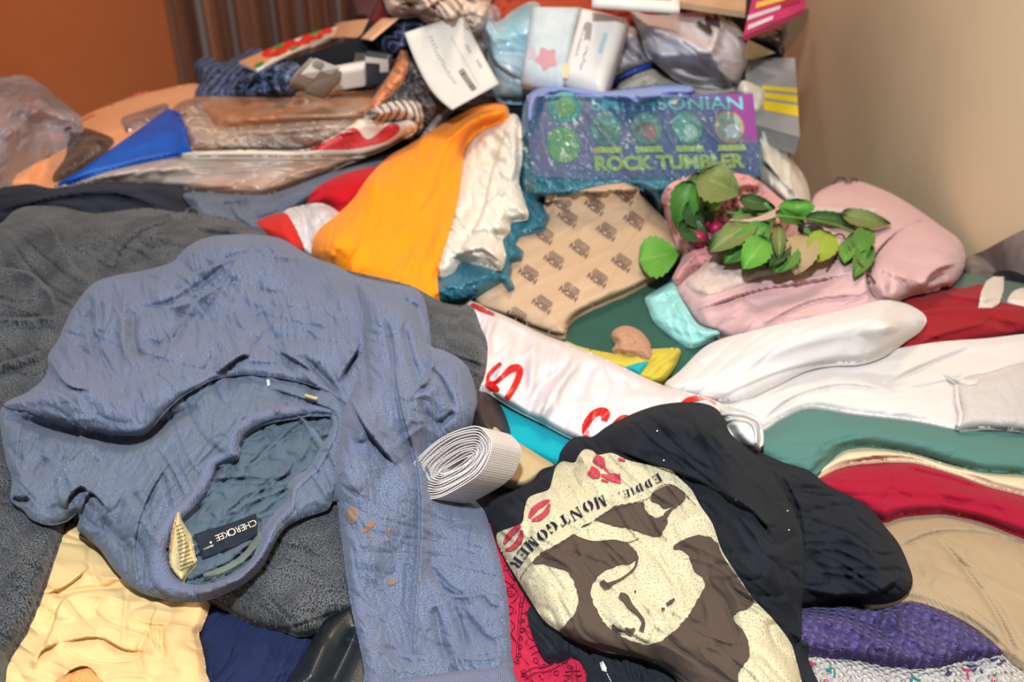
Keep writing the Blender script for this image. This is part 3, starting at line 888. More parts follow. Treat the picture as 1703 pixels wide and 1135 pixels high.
q.shape('halo_print', q.disc(.165, .16, .075, .19), M_d[0], o, .0006); q.shape('logo_print', q.disc(.165, .16, .045, .12), M_d[1], o, .0008)
q.shape('logo_print', q.disc(.145, .60, .072, .21), M_d[1], o, .0008)
pics = ['4c5a63', '7b4a50', '4f8f86', '8a6a58']
for k, x in enumerate((.335, .515, .695, .88)):
    q.shape('picture_ring', q.disc(x, .42, .066, .20), plain('ring_%d' % k, 'b0764a' if k == 3 else '4f8e6a', .5), o, .0008)
    q.shape('picture', q.disc(x, .42, .058, .175), plain('pic_%d' % k, pics[k], .5, c2='6fa8a0', scale=70), o, .001)
    q.shape('picture_detail', q.disc(x + .012, .47, .03, .09), plain('picd_%d' % k, ['5f7a6a', 'a56a62', 'a9c9c4', 'b9c4d4'][k], .5), o, .0012)
    q.shape('caption_print', q.rect(x - .058, .635, .12, .07), M_lime, o, .0008)
q.shape('seam_mark', [(.625, .12), (.675, .0), (.69, .02), (.65, .14)], M_white, o, .0013)

def zbox(U, V):
    # height of the box front seen along each pixel
    a = (U - CX) / FPX; b = -(V - CY) / FPX
    D = np.stack([a, CP + SP * b, -SP + CP * b], -1)
    t = np.dot(BQ.c[0] - CAM, BQ.n) / (D @ BQ.n)
    return 1.5 + D[..., 2] * t
sel = signed(GU, GV, [(876, 158), (1252, 156), (1266, 292), (886, 302)])[0] > 0
ZT = np.where(sel, zbox(GU, GV), ZT)
ZT = np.where(signed(GU, GV, [(884, 296), (1270, 286), (1262, 310), (890, 322)])[0] > 0, np.maximum(ZT, ZB0 - .006), ZT)

M_teal = plain('teal_film_clear', '1f6f7c', .18, .7, alpha=.40, bump=.9, bscale=38, c2='2a6478', scale=16, bdist=.006, coat=.4)
M_teal2 = plain('teal_film', '2c6c80', .3, .5, alpha=1, bump=.6, bscale=40, c2='245e72', scale=10, bdist=.005)
lav = patch('lavender_cloth', [(866, 230), (868, 195), (875, 165), (890, 148), (920, 141), (970, 147), (1010, 150), (1060, 144), (1100, 139), (1150, 142), (1152, 158), (1105, 160), (1060, 173), (1045, 168), (1020, 163), (980, 160), (930, 159), (898, 166), (888, 200), (878, 225)],
            fabric('lavender_jersey', '7c8fc6', '8799cd', bump=.1), t=.01, puff=.014, pw=14, edge=6,
            folds=[('s', [(890, 160), (940, 150), (1000, 155)], .006, 6), ('v', [(1040, 150), (1055, 160), (1060, 170)], .006, 5)], label='lavender blue cloth draped along the top edge of the purple box', cat='cloth')

# ------------------------------------------------------------------ middle: left side
patch('navy_trousers', [(-90, 320), (0, 312), (50, 306), (90, 313), (160, 303), (205, 303), (290, 308), (312, 320), (324, 338), (370, 355), (410, 385), (340, 400), (100, 410), (-90, 440)],
      fabric('dark_navy_twill', '20232f', '2a2d3c', mix=700, c3='1a1c26'), t=.006, puff=.022, pw=40,
      folds=[('s', [(0, 352), (100, 328), (190, 322), (260, 345)], .008, 26), ('v', [(230, 315), (280, 335), (320, 352)], .006, 9)], nz=(.003, 40, 5, 4, 51),
      label='dark navy trousers stretched across the left, behind the charcoal jacket', cat='trousers')
patch('denim_shirt', [(312, 320), (430, 325), (478, 314), (535, 292), (600, 274), (648, 268), (660, 300), (600, 330), (500, 350), (470, 420), (430, 410), (330, 365), (318, 345)],
      fabric('washed_denim', '4c5468', '5b6478', c3='6a7180', big=20), t=.004, puff=.016, pw=30,
      folds=[('s', [(620, 275), (540, 305), (480, 340), (420, 352)], .008, 14), ('s', [(520, 300), (440, 335), (350, 345)], .007, 12), ('v', [(370, 338), (390, 342), (410, 332)], .01, 6)], nz=(.003, 20, -20, 3, 52),
      label='washed denim shirt between the navy trousers and the red cloth', cat='shirt')
patch('red_cloth', [(510, 345), (516, 325), (530, 310), (555, 296), (590, 284), (640, 279), (640, 320), (600, 350), (565, 375), (540, 350)],
      fabric('red_polyester', 'b8101e', 'c01424', bump=.1), t=.006, puff=.02, pw=30, folds=[('v', [(530, 330), (560, 345), (580, 345)], .004, 8)],
      label='bright red cloth behind the orange shirt', cat='cloth')
patch('shopping_bag', [(470, 354), (500, 342), (535, 338), (562, 352), (590, 380), (560, 440), (520, 430), (495, 420), (470, 390)], plain('white_film_glossy', 'c6c3c6', .22, .6, bump=.6, bscale=26, bdist=.006), t=.006, puff=.02, pw=30,
      folds=[('v', [(505, 350), (510, 390), (520, 420)], .006, 7)], nz=(.003, 22, 60, 2, 53), label='glossy white plastic bag left of the orange shirt', cat='plastic bag')
patch('red_pouch', [(425, 372), (440, 362), (472, 354), (484, 366), (496, 388), (506, 418), (480, 420), (430, 390)], fabric('red_cotton', 'bf2620', 'c82e28', bump=.1), t=.006, puff=.016, pw=24,
      label='red pouch against the glossy white plastic bag', cat='pouch')
patch('jacket_strap', stroke([(388, 340), (400, 358), (425, 380), (455, 410), (480, 430)], [12, 13, 14, 14, 14]), fabric('grey_blue_strap', '5a6270', '687080', mix=500), t=.004, puff=.004, pw=8, smooth_out=False,
      label='grey blue strap crossing the denim shirt to the charcoal jacket', cat='strap')

# ------------------------------------------------------------------ paper, teal plastic, cream and orange shirts
patch('green_skirt', [(925, 580), (935, 545), (960, 525), (1010, 490), (1080, 460), (1150, 470), (1215, 545), (1210, 605), (1130, 625), (1000, 615)], fabric('dark_green_cotton', '2c5245', '335a4c', c3='294a40'), t=.004, puff=.006,
      nz=(.002, 40, 0, 2, 54), label='dark green cloth under the brown paper and mint satin', cat='cloth')
M_kraft = plain('kraft_paper', 'b59a7e', .75, .2, c2='bb9f83', scale=5)
o = patch('wrapping_paper', [(895, 335), (905, 322), (960, 312), (1035, 300), (1062, 314), (1088, 346), (1112, 372), (1126, 400), (1137, 412), (1126, 432), (1092, 458), (1050, 482), (1010, 500), (965, 520), (945, 540), (938, 558), (900, 550), (850, 530), (798, 512), (780, 500), (700, 500), (760, 440), (850, 380)],
          M_kraft, t=.012, puff=.016, pw=40, edge=8, el=.5, folds=[('r', [(960, 385), (1000, 360), (1050, 350)], .004, 12), ('r', [(930, 530), (1000, 490), (1060, 470), (1120, 430)], .004, 10), ('s', [(1060, 310), (1090, 345), (1125, 400)], .004, 12)],
          nz=(.0025, 60, -30, 3, 55), drop=.012, label='brown kraft paper printed with rows of small dark logos', cat='wrapping paper')
M_pink_ink = plain('brown_print_ink', '6d5852', .8)
logo = []
def logo_at(cx, cy, s=1.):
    dx, dy = .80, .56
    for j, (w, off) in enumerate(((26, 9), (30, 5), (28, 1))):      # three hairline rules, then heavy block letters
        c = [(cx + dx * a * s + dy * b * s, cy + dy * a * s - dx * b * s) for a, b in ((-w / 2, off), (w / 2, off), (w / 2, off + 1.6), (-w / 2, off + 1.6))]
        P = at_np(np.array([p[0] for p in c]), np.array([p[1] for p in c]), bil(ZT, np.array([p[0] for p in c]), np.array([p[1] for p in c])) + .0015)
        logo.append((P, np.array([(0, 1, 2), (0, 2, 3)])))
    logo.append(text_px('l', 'NCEN', None, None, (cx - 19 * s, cy - 2.5 * s), (.82, .57), 12 * s, bold=.03, eps=.0016, width=34 * s))
for (cx, cy) in ((935, 338), (985, 322), (990, 342), (1040, 324), (945, 362), (1055, 366), (1010, 384), (965, 412), (1035, 436), (922, 432), (995, 462), (948, 484), (880, 455), (903, 505), (860, 525), (905, 390)):
    logo_at(cx, cy)
merge_geo('printed_pattern', logo, M_pink_ink, o, 'rows of dark brown logos')

o = patch('teal_bag', [(866, 225), (880, 250), (888, 292), (980, 299), (1060, 297), (1262, 290), (1255, 300), (1180, 290), (1130, 300), (1106, 335), (1100, 352), (1082, 324), (1064, 310), (1040, 302), (1000, 307), (960, 317), (925, 325), (899, 331), (904, 345), (914, 360), (906, 379), (880, 386), (863, 392), (856, 405), (871, 418), (868, 430), (848, 432), (852, 445), (848, 460), (856, 478), (846, 482), (834, 466), (800, 487), (762, 503), (728, 505), (700, 470), (760, 400), (850, 330)],
          M_teal2, t=.008, puff=.012, pw=26, edge=5, smooth_out=False, folds=[('r', [(880, 260), (890, 320), (900, 370)], .006, 8), ('v', [(900, 310), (960, 305), (1040, 298)], .006, 8), ('r', [(760, 480), (810, 455), (860, 420)], .005, 10)],
          nz=(.005, 22, 60, 2.4, 56), label='torn teal plastic bag spilling from the purple box down to the orange shirt', cat='plastic bag')
o2, _, _ = grid_patch('clear_film', [(868, 190), (884, 166), (960, 160), (1060, 172), (1110, 160), (1190, 166), (1216, 175), (1225, 215), (1262, 240), (1266, 292), (1200, 300), (1060, 304), (886, 306), (872, 290)], M_teal, o,
                      lambda U, V, sd: bil(ZT, U, V) * 0 + zbox(U, V) + .004 + .004 * np.sqrt(np.clip(sd / 30, 0, 1)) + foldfield(U, V, [('r', [(960, 165), (1000, 215), (1060, 295)], .006, 7), ('r', [(1040, 175), (1080, 230), (1150, 295)], .006, 7), ('r', [(1120, 175), (1180, 220), (1240, 285)], .005, 6), ('r', [(900, 180), (905, 240), (930, 300)], .006, 9), ('r', [(980, 230), (1030, 270), (1060, 300)], .005, 5)])
                      + wrinkle(U, V, .0035, 16, 55, 3.5, 57), 3., (), True, .002, 0, True)
o2['label'] = 'see-through teal film over the box front'

patch('cream_shirt', [(740, 330), (770, 250), (790, 215), (825, 198), (845, 190), (862, 194), (870, 230), (868, 270), (863, 300), (868, 320), (876, 345), (878, 362), (852, 368), (848, 385), (836, 400), (841, 425), (832, 447), (800, 440), (768, 434), (755, 450), (728, 458), (715, 430)],
      fabric('cream_cotton', 'd3cdbf', 'dcd6c9', bump=.1, c3='d8d4ca'), t=.008, puff=.03, pw=35,
      folds=[('s', [(845, 210), (820, 280), (800, 360), (760, 425)], .01, 22), ('v', [(760, 400), (800, 390), (840, 395)], .012, 8), ('s', [(750, 430), (800, 415), (835, 440)], .008, 10), ('v', [(800, 240), (840, 300), (860, 350)], .005, 9), ('s', [(865, 300), (830, 320), (800, 350)], .007, 12)],
      nz=(.006, 40, 60, 2, 58), nz2=(.002, 16, 30, 2, 59), label='crumpled cream cotton shirt right of the orange one', cat='shirt')
patch('orange_shirt', [(846, 182), (838, 173), (815, 172), (790, 178), (755, 195), (720, 216), (682, 240), (645, 262), (612, 296), (588, 330), (562, 356), (532, 380), (519, 405), (522, 432), (560, 470), (640, 520), (735, 545), (733, 510), (728, 470), (733, 430), (746, 390), (760, 340), (768, 290), (774, 245), (798, 216), (828, 203), (845, 194)],
      fabric('orange_jersey', 'f58f0e', 'f89616', mix=1200, bump=.12, c3='f28c10', sheen=.3), t=.006, puff=.045, pw=75,
      folds=[('v', [(740, 290), (700, 380), (650, 440)], .006, 14), ('r', [(650, 290), (600, 360), (560, 420)], .006, 22), ('v', [(760, 250), (730, 340), (700, 440)], .005, 10), ('s', [(845, 185), (790, 195), (740, 235)], .007, 14), ('v', [(790, 205), (760, 270), (742, 350)], .004, 8)],
      nz=(.003, 45, -65, 4, 59), label='bright orange jersey shirt, standing in a ridge in the middle of the heap', cat='shirt')

# ------------------------------------------------------------------ right side stack, bottom to top
M_kn = fabric('speckled_white_knit', 'cfc9c4', 'ded9d4', mix=250, weave=1., wscale=1300, cross=.9, bump=.9, bdist=.003, weave_dark=.25)
o = patch('knit_blanket', [(1320, 1050), (1400, 1085), (1500, 1095), (1600, 1085), (1665, 1070), (1700, 1100), (1790, 1120), (1790, 1228), (1290, 1228)], M_kn, t=.006, puff=.02, pw=40, nz=(.004, 26, 20, 2, 61), uvrot=20,
          label='white knitted blanket flecked with teal and pink yarn at the bottom right', cat='blanket')
R = random.Random(11)
for k, c in enumerate(('1f7f7d', 'b5405a', '3f3f66')):
    m = fabric('fleck_yarn_%d' % k, c, c, bump=.5)
    pos = [[(1380, 1108), (1514, 1122)], [(1345, 1100), (1372, 1130), (1600, 1110), (1650, 1128)], [(1622, 1106), (1575, 1112), (1660, 1095)]][k]
    for (x, y) in pos:
        for j in range(3):
            a = R.uniform(0, 3.1); l = R.uniform(8, 15)
            decal('yarn_fleck', stroke([(x + j * 4, y + j * 3), (x + j * 4 + l * math.cos(a) / 2, y + j * 3 + l * math.sin(a) / 2 + 2), (x + j * 4 + l * math.cos(a), y + j * 3 + l * math.sin(a))], [2, 4, 2], k=3), m, o, .0015, 2., False)
M_pur = fabric('purple_wool', '4c3f82', '7a6cb0', mix=420, weave=1.2, wscale=900, cross=.8, bump=1., bdist=.004, weave_dark=.45, stretch=.5)
patch('knit_sweater', [(1300, 990), (1333, 1008), (1400, 1003), (1450, 1000), (1500, 990), (1560, 1000), (1612, 1030), (1652, 1065), (1670, 1083), (1642, 1092), (1600, 1097), (1570, 1106), (1528, 1109), (1480, 1106), (1430, 1096), (1370, 1091), (1325, 1078), (1300, 1040)],
      M_pur, t=.01, puff=.02, pw=30, folds=[('r', [(1340, 1030), (1420, 1045), (1480, 1080), (1530, 1100)], .006, 9), ('r', [(1460, 1010), (1500, 1045), (1560, 1090)], .005, 9), ('v', [(1345, 1015), (1440, 1030), (1500, 1070)], .004, 7), ('r', [(1540, 1020), (1590, 1045), (1650, 1080)], .003, 7)],
      nz=(.003, 14, 20, 4, 62), uvrot=-25, label='purple cable knit sweater under the beige one', cat='sweater')
M_bei = fabric('beige_ribbed_knit', 'a38e70', 'b09b7c', mix=1500, weave=.8, wscale=3800, bump=.5, weave_dark=.12)
patch('beige_sweater', [(1430, 880), (1468, 866), (1500, 856), (1560, 851), (1620, 864), (1703, 890), (1790, 910), (1790, 1140), (1703, 1114), (1668, 1084), (1645, 1062), (1605, 1034), (1558, 1012), (1510, 1000), (1440, 1010), (1420, 940)],
      M_bei, t=.007, puff=.020, pw=50, folds=[('s', [(1490, 912), (1550, 886), (1620, 884), (1703, 900)], .004, 20), ('v', [(1550, 888), (1590, 930), (1650, 1010), (1690, 1090)], .004, 5), ('r', [(1520, 905), (1545, 945), (1530, 975)], .003, 12)],
      nz=(.002, 60, 40, 3, 63), uvrot=35, label='beige ribbed sweater below the crimson one on the right', cat='sweater')
patch('crimson_sweater', [(1330, 800), (1355, 793), (1400, 774), (1460, 766), (1520, 766), (1580, 783), (1640, 803), (1703, 820), (1790, 840), (1790, 915), (1703, 892), (1640, 868), (1600, 858), (1560, 852), (1500, 857), (1468, 866), (1430, 850), (1380, 830)],
      fabric('crimson_fleece', '90102a', '9e1632', mix=1300, weave=.5, wscale=4200, bump=.4, c3='98122e'), t=.008, puff=.020, pw=34,
      folds=[('v', [(1470, 780), (1480, 800), (1475, 835)], .002, 5), ('s', [(1500, 775), (1580, 795), (1640, 815)], .005, 10), ('v', [(1440, 835), (1520, 828), (1600, 838), (1703, 860)], .004, 8)], nz=(.002, 50, 10, 4, 64),
      label='crimson red sweater folded in the right hand stack', cat='sweater')
patch('cream_sweater', [(1340, 790), (1375, 768), (1405, 746), (1450, 742), (1520, 755), (1600, 778), (1703, 788), (1790, 795), (1790, 845), (1703, 822), (1640, 806), (1580, 785), (1520, 768), (1460, 767), (1400, 775), (1355, 797)],
      fabric('pale_cream_fleece', 'd6c4a0', 'dfcfae', mix=1200, weave=.4, wscale=3500, bump=.3), t=.006, puff=.008, pw=16, folds=[('s', [(1400, 770), (1480, 757), (1560, 770), (1650, 800)], .005, 8)],
      label='thin pale cream layer between crimson and green sweaters', cat='sweater')
patch('green_sweater', [(1230, 700), (1265, 712), (1300, 694), (1345, 675), (1400, 682), (1480, 692), (1590, 705), (1703, 712), (1790, 715), (1790, 800), (1703, 788), (1640, 785), (1600, 777), (1520, 754), (1450, 743), (1405, 747), (1378, 768), (1350, 795), (1310, 790), (1250, 760)],
      fabric('sage_green_knit', '48706a', '56807a', mix=1300, weave=.6, wscale=4000, bump=.4, c3='4d7770'), t=.007, puff=.02, pw=34,
      folds=[('s', [(1510, 718), (1440, 724), (1365, 744)], .004, 16), ('v', [(1360, 745), (1400, 742), (1420, 728)], .003, 7), ('v', [(1350, 790), (1366, 768), (1368, 758)], .002, 4), ('s', [(1590, 716), (1650, 724), (1703, 718)], .003, 10)], nz=(.002, 50, 0, 4, 65),
      label='sage green sweater in the stack under the white sweatshirt', cat='sweater')

# clutter by the wall at the far right
M_gp = plain('grey_glossy_sheet', '8b8481', .35, .4, c2='5a5452', scale=14)
patch('grey_print_sheet', [(1605, 432), (1640, 415), (1703, 382), (1790, 350), (1790, 480), (1703, 480), (1650, 470), (1610, 465)], M_gp, t=.004, puff=.012, pw=20, label='blurry grey printed sheet leaning at the foot of the cream wall', cat='paper')
patch('black_scrap', [(1652, 455), (1680, 450), (1720, 462), (1790, 470), (1790, 500), (1690, 490), (1660, 475)], fabric('black_cotton_scrap', '17181c', '202126'), t=.004, puff=.01, pw=16, label='black cloth scrap above the red cuffed sweatshirt', cat='cloth')
patch('grey_green_cloth', [(1572, 482), (1580, 460), (1610, 455), (1640, 462), (1703, 472), (1790, 490), (1790, 530), (1640, 510), (1580, 500)], fabric('grey_green_cotton', '57685f', '62746b'), t=.004, puff=.014, pw=16,
      label='grey green cloth behind the white cuff', cat='cloth')
patch('white_sock', [(1676, 498), (1690, 482), (1720, 478), (1790, 480), (1790, 540), (1703, 530), (1680, 512)], fabric('off_white_fleece', 'd8cbc2', 'e2d6cd'), t=.003, puff=.004, pw=14, edge=5, label='off white fleece edge at the right border beside the cuff', cat='cloth')
red = patch('red_sweatshirt', [(1440, 500), (1485, 492), (1530, 482), (1600, 479), (1640, 474), (1660, 500), (1703, 510), (1790, 530), (1790, 575), (1703, 560), (1640, 570), (1540, 590), (1470, 610), (1440, 560)],
            fabric('deep_red_fleece', '8e1c24', '9c242c', mix=1200, bump=.3, weave=.3, wscale=4000), t=.008, puff=.018, pw=40, folds=[('s', [(1700, 512), (1600, 512), (1510, 518)], .008, 18), ('v', [(1640, 530), (1690, 545)], .004, 6), ('s', [(1520, 580), (1560, 560), (1640, 540)], .004, 20)],
            nz=(.002, 50, 5, 4, 66), label='deep red sweatshirt with a white cuff on the right', cat='sweatshirt')
patch('cuff', [(1627, 512), (1632, 485), (1640, 468), (1652, 460), (1670, 461), (1669, 485), (1662, 505), (1650, 512)], fabric('white_rib', 'd6ccc0', 'e0d7cc', weave=.5, wscale=2500), red, t=.003, puff=.002, pw=10, el=.7, edge=4, smooth_out=False, label='white ribbed cuff')

# pink blanket, in the middle right
M_pink = fabric('pale_pink_fleece', 'c4a0a0', 'cfadab', mix=700, c3='c09a9d', big=14, bump=.35, sheen=.5, bdist=.0012)
pk = patch('pink_blanket', [(1118, 480), (1140, 450), (1200, 425), (1280, 380), (1340, 350), (1358, 322), (1392, 305), (1425, 301), (1480, 321), (1530, 351), (1566, 377), (1592, 396), (1604, 418), (1603, 448), (1585, 472), (1555, 482), (1520, 488), (1495, 505), (1500, 560), (1400, 590), (1250, 590), (1200, 562), (1165, 548), (1135, 515)],
           M_pink, t=.010, puff=.045, pw=70,
           folds=[('s', [(1448, 505), (1440, 460), (1455, 425), (1490, 390), (1540, 365)], .016, 34), ('v', [(1485, 485), (1490, 465), (1480, 455)], .008, 6), ('s', [(1500, 488), (1530, 480), (1560, 445), (1585, 420)], .008, 14), ('v', [(1545, 455), (1562, 440), (1575, 442)], .006, 6),
                  ('s', [(1150, 520), (1250, 485), (1330, 470), (1430, 455)], .008, 30), ('v', [(1190, 545), (1280, 500), (1400, 470)], .005, 10), ('s', [(1270, 540), (1350, 500), (1440, 490)], .006, 18), ('v', [(1380, 330), (1440, 345), (1500, 350)], .004, 14)],
           nz=(.003, 40, -25, 3, 67), label='pale pink fleece blanket rolled up below the cream wall', cat='blanket')
patch('rolled_end', [(1447, 475), (1449, 445), (1468, 412), (1508, 376), (1550, 370), (1590, 395), (1603, 418), (1602, 448), (1585, 472), (1555, 482), (1520, 488), (1496, 497), (1474, 502), (1458, 492)], M_pink, pk, t=.010, puff=.03, pw=40,
      folds=[('v', [(1478, 492), (1482, 470), (1474, 456), (1464, 462)], .010, 6), ('v', [(1510, 490), (1500, 470), (1485, 462)], .006, 6), ('s', [(1535, 484), (1545, 462), (1562, 448), (1590, 440)], .012, 14), ('v', [(1545, 470), (1560, 460), (1575, 462)], .008, 5), ('v', [(1500, 400), (1540, 400), (1580, 420)], .004, 10)],
      nz=(.002, 30, -20, 3, 73), label='rolled up end of the blanket')
M_satin = fabric('mint_satin', '84c0bd', '90c8c4', mix=300, bump=.05, rough=.35, spec=.5, c3='84c4c0')
patch('mint_satin', [(1073, 496), (1090, 484), (1120, 469), (1128, 488), (1142, 512), (1162, 540), (1196, 552), (1188, 563), (1152, 577), (1128, 566), (1108, 552), (1086, 532), (1078, 512)], M_satin, t=.004, puff=.005, pw=14,
      folds=[('s', [(1080, 500), (1110, 488), (1128, 488)], .003, 6), ('v', [(1110, 545), (1140, 560), (1180, 558)], .003, 5)], nz=(.002, 20, 30, 2, 68), label='mint green satin strip at the lower left corner of the pink blanket', cat='cloth')
patch('yellow_cloth', [(940, 568), (962, 576), (1000, 585), (1045, 590), (1075, 582), (1100, 580), (1126, 579), (1132, 588), (1122, 612), (1104, 636), (1080, 640), (1030, 620), (960, 595)], fabric('yellow_cotton', 'c2b13c', 'cbbb48', bump=.15), t=.006, puff=.012, pw=14,
      folds=[('v', [(1068, 622), (1090, 600), (1122, 586)], .004, 4), ('v', [(1080, 632), (1105, 610), (1125, 596)], .003, 3), ('s', [(1055, 600), (1085, 585), (1120, 582)], .004, 8)], nz=(.001, 14, 0, 3, 69), label='yellow cotton cloth above the white bag with red letters', cat='cloth')
patch('turquoise_scrap', [(1038, 611), (1060, 604), (1079, 600), (1070, 616), (1062, 625)], fabric('turquoise_scrap_cotton', '1ea0a6', '26a8ae'), t=.002, puff=.003, pw=8, smooth_out=False, label='tiny turquoise triangle of cloth lying on the yellow top', cat='cloth')
patch('peach_scrap', [(1017, 561), (1021, 549), (1040, 542), (1062, 549), (1078, 566), (1085, 585), (1079, 597), (1060, 592), (1042, 590), (1018, 584), (1024, 572)], fabric('peach_tissue', 'b08468', 'bb9074', mix=200, bump=.2), t=.004, puff=.01, pw=12, nz=(.003, 10, 30, 2, 70),
      label='crumpled peach scrap on the dark green cloth', cat='scrap')

# coral gauze with the leafy stems
M_gauze = fabric('coral_gauze', 'c98382', 'd8979a', mix=220, c3='d9a6a8', big=25, bump=.3, alpha=.92, sheen=.4)
patch('coral_gauze', [(1108, 312), (1130, 298), (1180, 284), (1240, 290), (1262, 300), (1295, 328), (1318, 352), (1290, 400), (1240, 420), (1190, 440), (1150, 452), (1128, 470), (1118, 462), (1134, 428), (1124, 405), (1112, 372), (1100, 335)], M_gauze, t=.012, puff=.02, pw=24,
      folds=[('s', [(1120, 310), (1122, 350), (1140, 400)], .006, 9), ('v', [(1230, 300), (1270, 330), (1310, 352)], .006, 7), ('s', [(1125, 460), (1160, 425), (1200, 420)], .006, 8)], nz=(.005, 13, 30, 2.2, 71),
      label='coral pink gauze wrapped round the leafy stems', cat='gauze')
patch('tissue_paper', [(1140, 470), (1165, 445), (1185, 425), (1208, 404), (1213, 410), (1200, 440), (1250, 435), (1300, 450), (1260, 462), (1215, 480), (1170, 490)], fabric('thin_pale_tissue', 'cdb8ae', 'd9c8c0', mix=200, bump=.1, alpha=.85), t=.003, puff=.008, pw=12, nz=(.003, 18, -40, 2, 72),
      label='thin whitish tissue paper below the green leaves', cat='tissue paper')


def leaf_mat(name, c, c2, rough=.45):
    m = bpy.data.materials.new(name); m.use_nodes = True; nt = m.node_tree; L = nt.links; b = nt.nodes['Principled BSDF']
    b.inputs['Roughness'].default_value = rough; b.inputs['Specular IOR Level'].default_value = .3
    tc = N(nt, 'ShaderNodeTexCoord'); sx = N(nt, 'ShaderNodeSeparateXYZ'); L.new(tc.outputs['UV'], sx.inputs[0])
    # veins: |across| with slanting side veins
    ab = N(nt, 'ShaderNodeMath', operation='ABSOLUTE'); L.new(sx.outputs[1], ab.inputs[0])
    ma = N(nt, 'ShaderNodeMath', operation='MULTIPLY_ADD'); ma.inputs[1].default_value = -.6; L.new(ab.outputs[0], ma.inputs[0]); L.new(sx.outputs[0], ma.inputs[2])
    mu = N(nt, 'ShaderNodeMath', operation='MULTIPLY'); mu.inputs[1].default_value = 45; L.new(ma.outputs[0], mu.inputs[0])
    si = N(nt, 'ShaderNodeMath', operation='SINE'); L.new(mu.outputs[0], si.inputs[0])
    gt = N(nt, 'ShaderNodeMath', operation='GREATER_THAN'); gt.inputs[1].default_value = .93; L.new(si.outputs[0], gt.inputs[0])
    lt = N(nt, 'ShaderNodeMath', operation='LESS_THAN'); lt.inputs[1].default_value = .05; L.new(ab.outputs[0], lt.inputs[0])
    mxm = N(nt, 'ShaderNodeMath', operation='MAXIMUM'); L.new(gt.outputs[0], mxm.inputs[0]); L.new(lt.outputs[0], mxm.inputs[1])
    ns = N(nt, 'ShaderNodeTexNoise', i_Scale=5., i_Detail=2.); L.new(tc.outputs['UV'], ns.inputs['Vector'])
    mx = N(nt, 'ShaderNodeMix', data_type='RGBA'); mx.inputs[6].default_value = lin(c); mx.inputs[7].default_value = lin(c2); L.new(ns.outputs[0], mx.inputs[0])
    m2 = N(nt, 'ShaderNodeMix', data_type='RGBA'); m2.inputs[7].default_value = lin('8fae60')
    mm = N(nt, 'ShaderNodeMath', operation='MULTIPLY'); mm.inputs[1].default_value = .35; L.new(mxm.outputs[0], mm.inputs[0])
    L.new(mm.outputs[0], m2.inputs[0]); L.new(mx.outputs[2], m2.inputs[6]); L.new(m2.outputs[2], b.inputs['Base Color'])
    return m


LM = [leaf_mat('dark_leaf', '27452a', '385c34'), leaf_mat('mid_leaf', '3f7434', '568a3c'), leaf_mat('fresh_leaf', '4c8c34', '62a03e'), leaf_mat('yellow_leaf', '7d962f', '93a83c'), leaf_mat('olive_leaf', '5e7040', '75804c'), leaf_mat('leaf_back', '9c8a68', 'a99674', .7)]


def leaf(parent, base, tip, w, dz, mat, curl=.01, tipz=None, cup=.006, shape=1., serr=0.06):
    """pointed oval leaf with midrib cup and curl from pixel base to tip"""
    b = np.array(base, float); t = np.array(tip, float); d = t - b; L = np.hypot(*d); d /= L; n = np.array([-d[1], d[0]])
    ns, nw = 14, 8
    S = np.linspace(0, 1, ns + 1); A = np.linspace(-1, 1, nw + 1)
    P = []
    zb = ztop(*base) + dz; ze = (ztop(*tip) + dz) if tipz is None else ztop(*tip) + tipz
    uv = []
    for s in S:
        ww = w * 1.12 / 2 * (math.sin(math.pi * s ** .72) ** .8) * (1 + serr * math.sin(s * 40)) * (1 if s < .98 else .3) + .3
        for a in A:
            p = b + d * L * s + n * a * ww
            zz = zb * (1 - s) + ze * s + curl * math.sin(math.pi * s) + cup * abs(a) ** 1.5
            P.append(np.array(at(p[0], p[1], zz))); uv.append((s, a))
    m = len(P); P = np.array(P); K = P - np.array([0, 0, .0006]); Q = []
    for i in range(ns):
        for j in range(nw):
            k = i * (nw + 1) + j
            Q.append((k, k + 1, k + nw + 2, k + nw + 1)); Q.append((m + k, m + k + nw + 1, m + k + nw + 2, m + k + 1))
    o = new_mesh_object('leaf', np.vstack([P, K]), Q, LM[mat], parent, np.array(uv + uv))
    if mat >= 2:
        o['label'] = ['', '', 'fresh green leaf', 'yellow green leaf', 'dull olive leaf', 'brown back of a leaf'][mat]
    return o


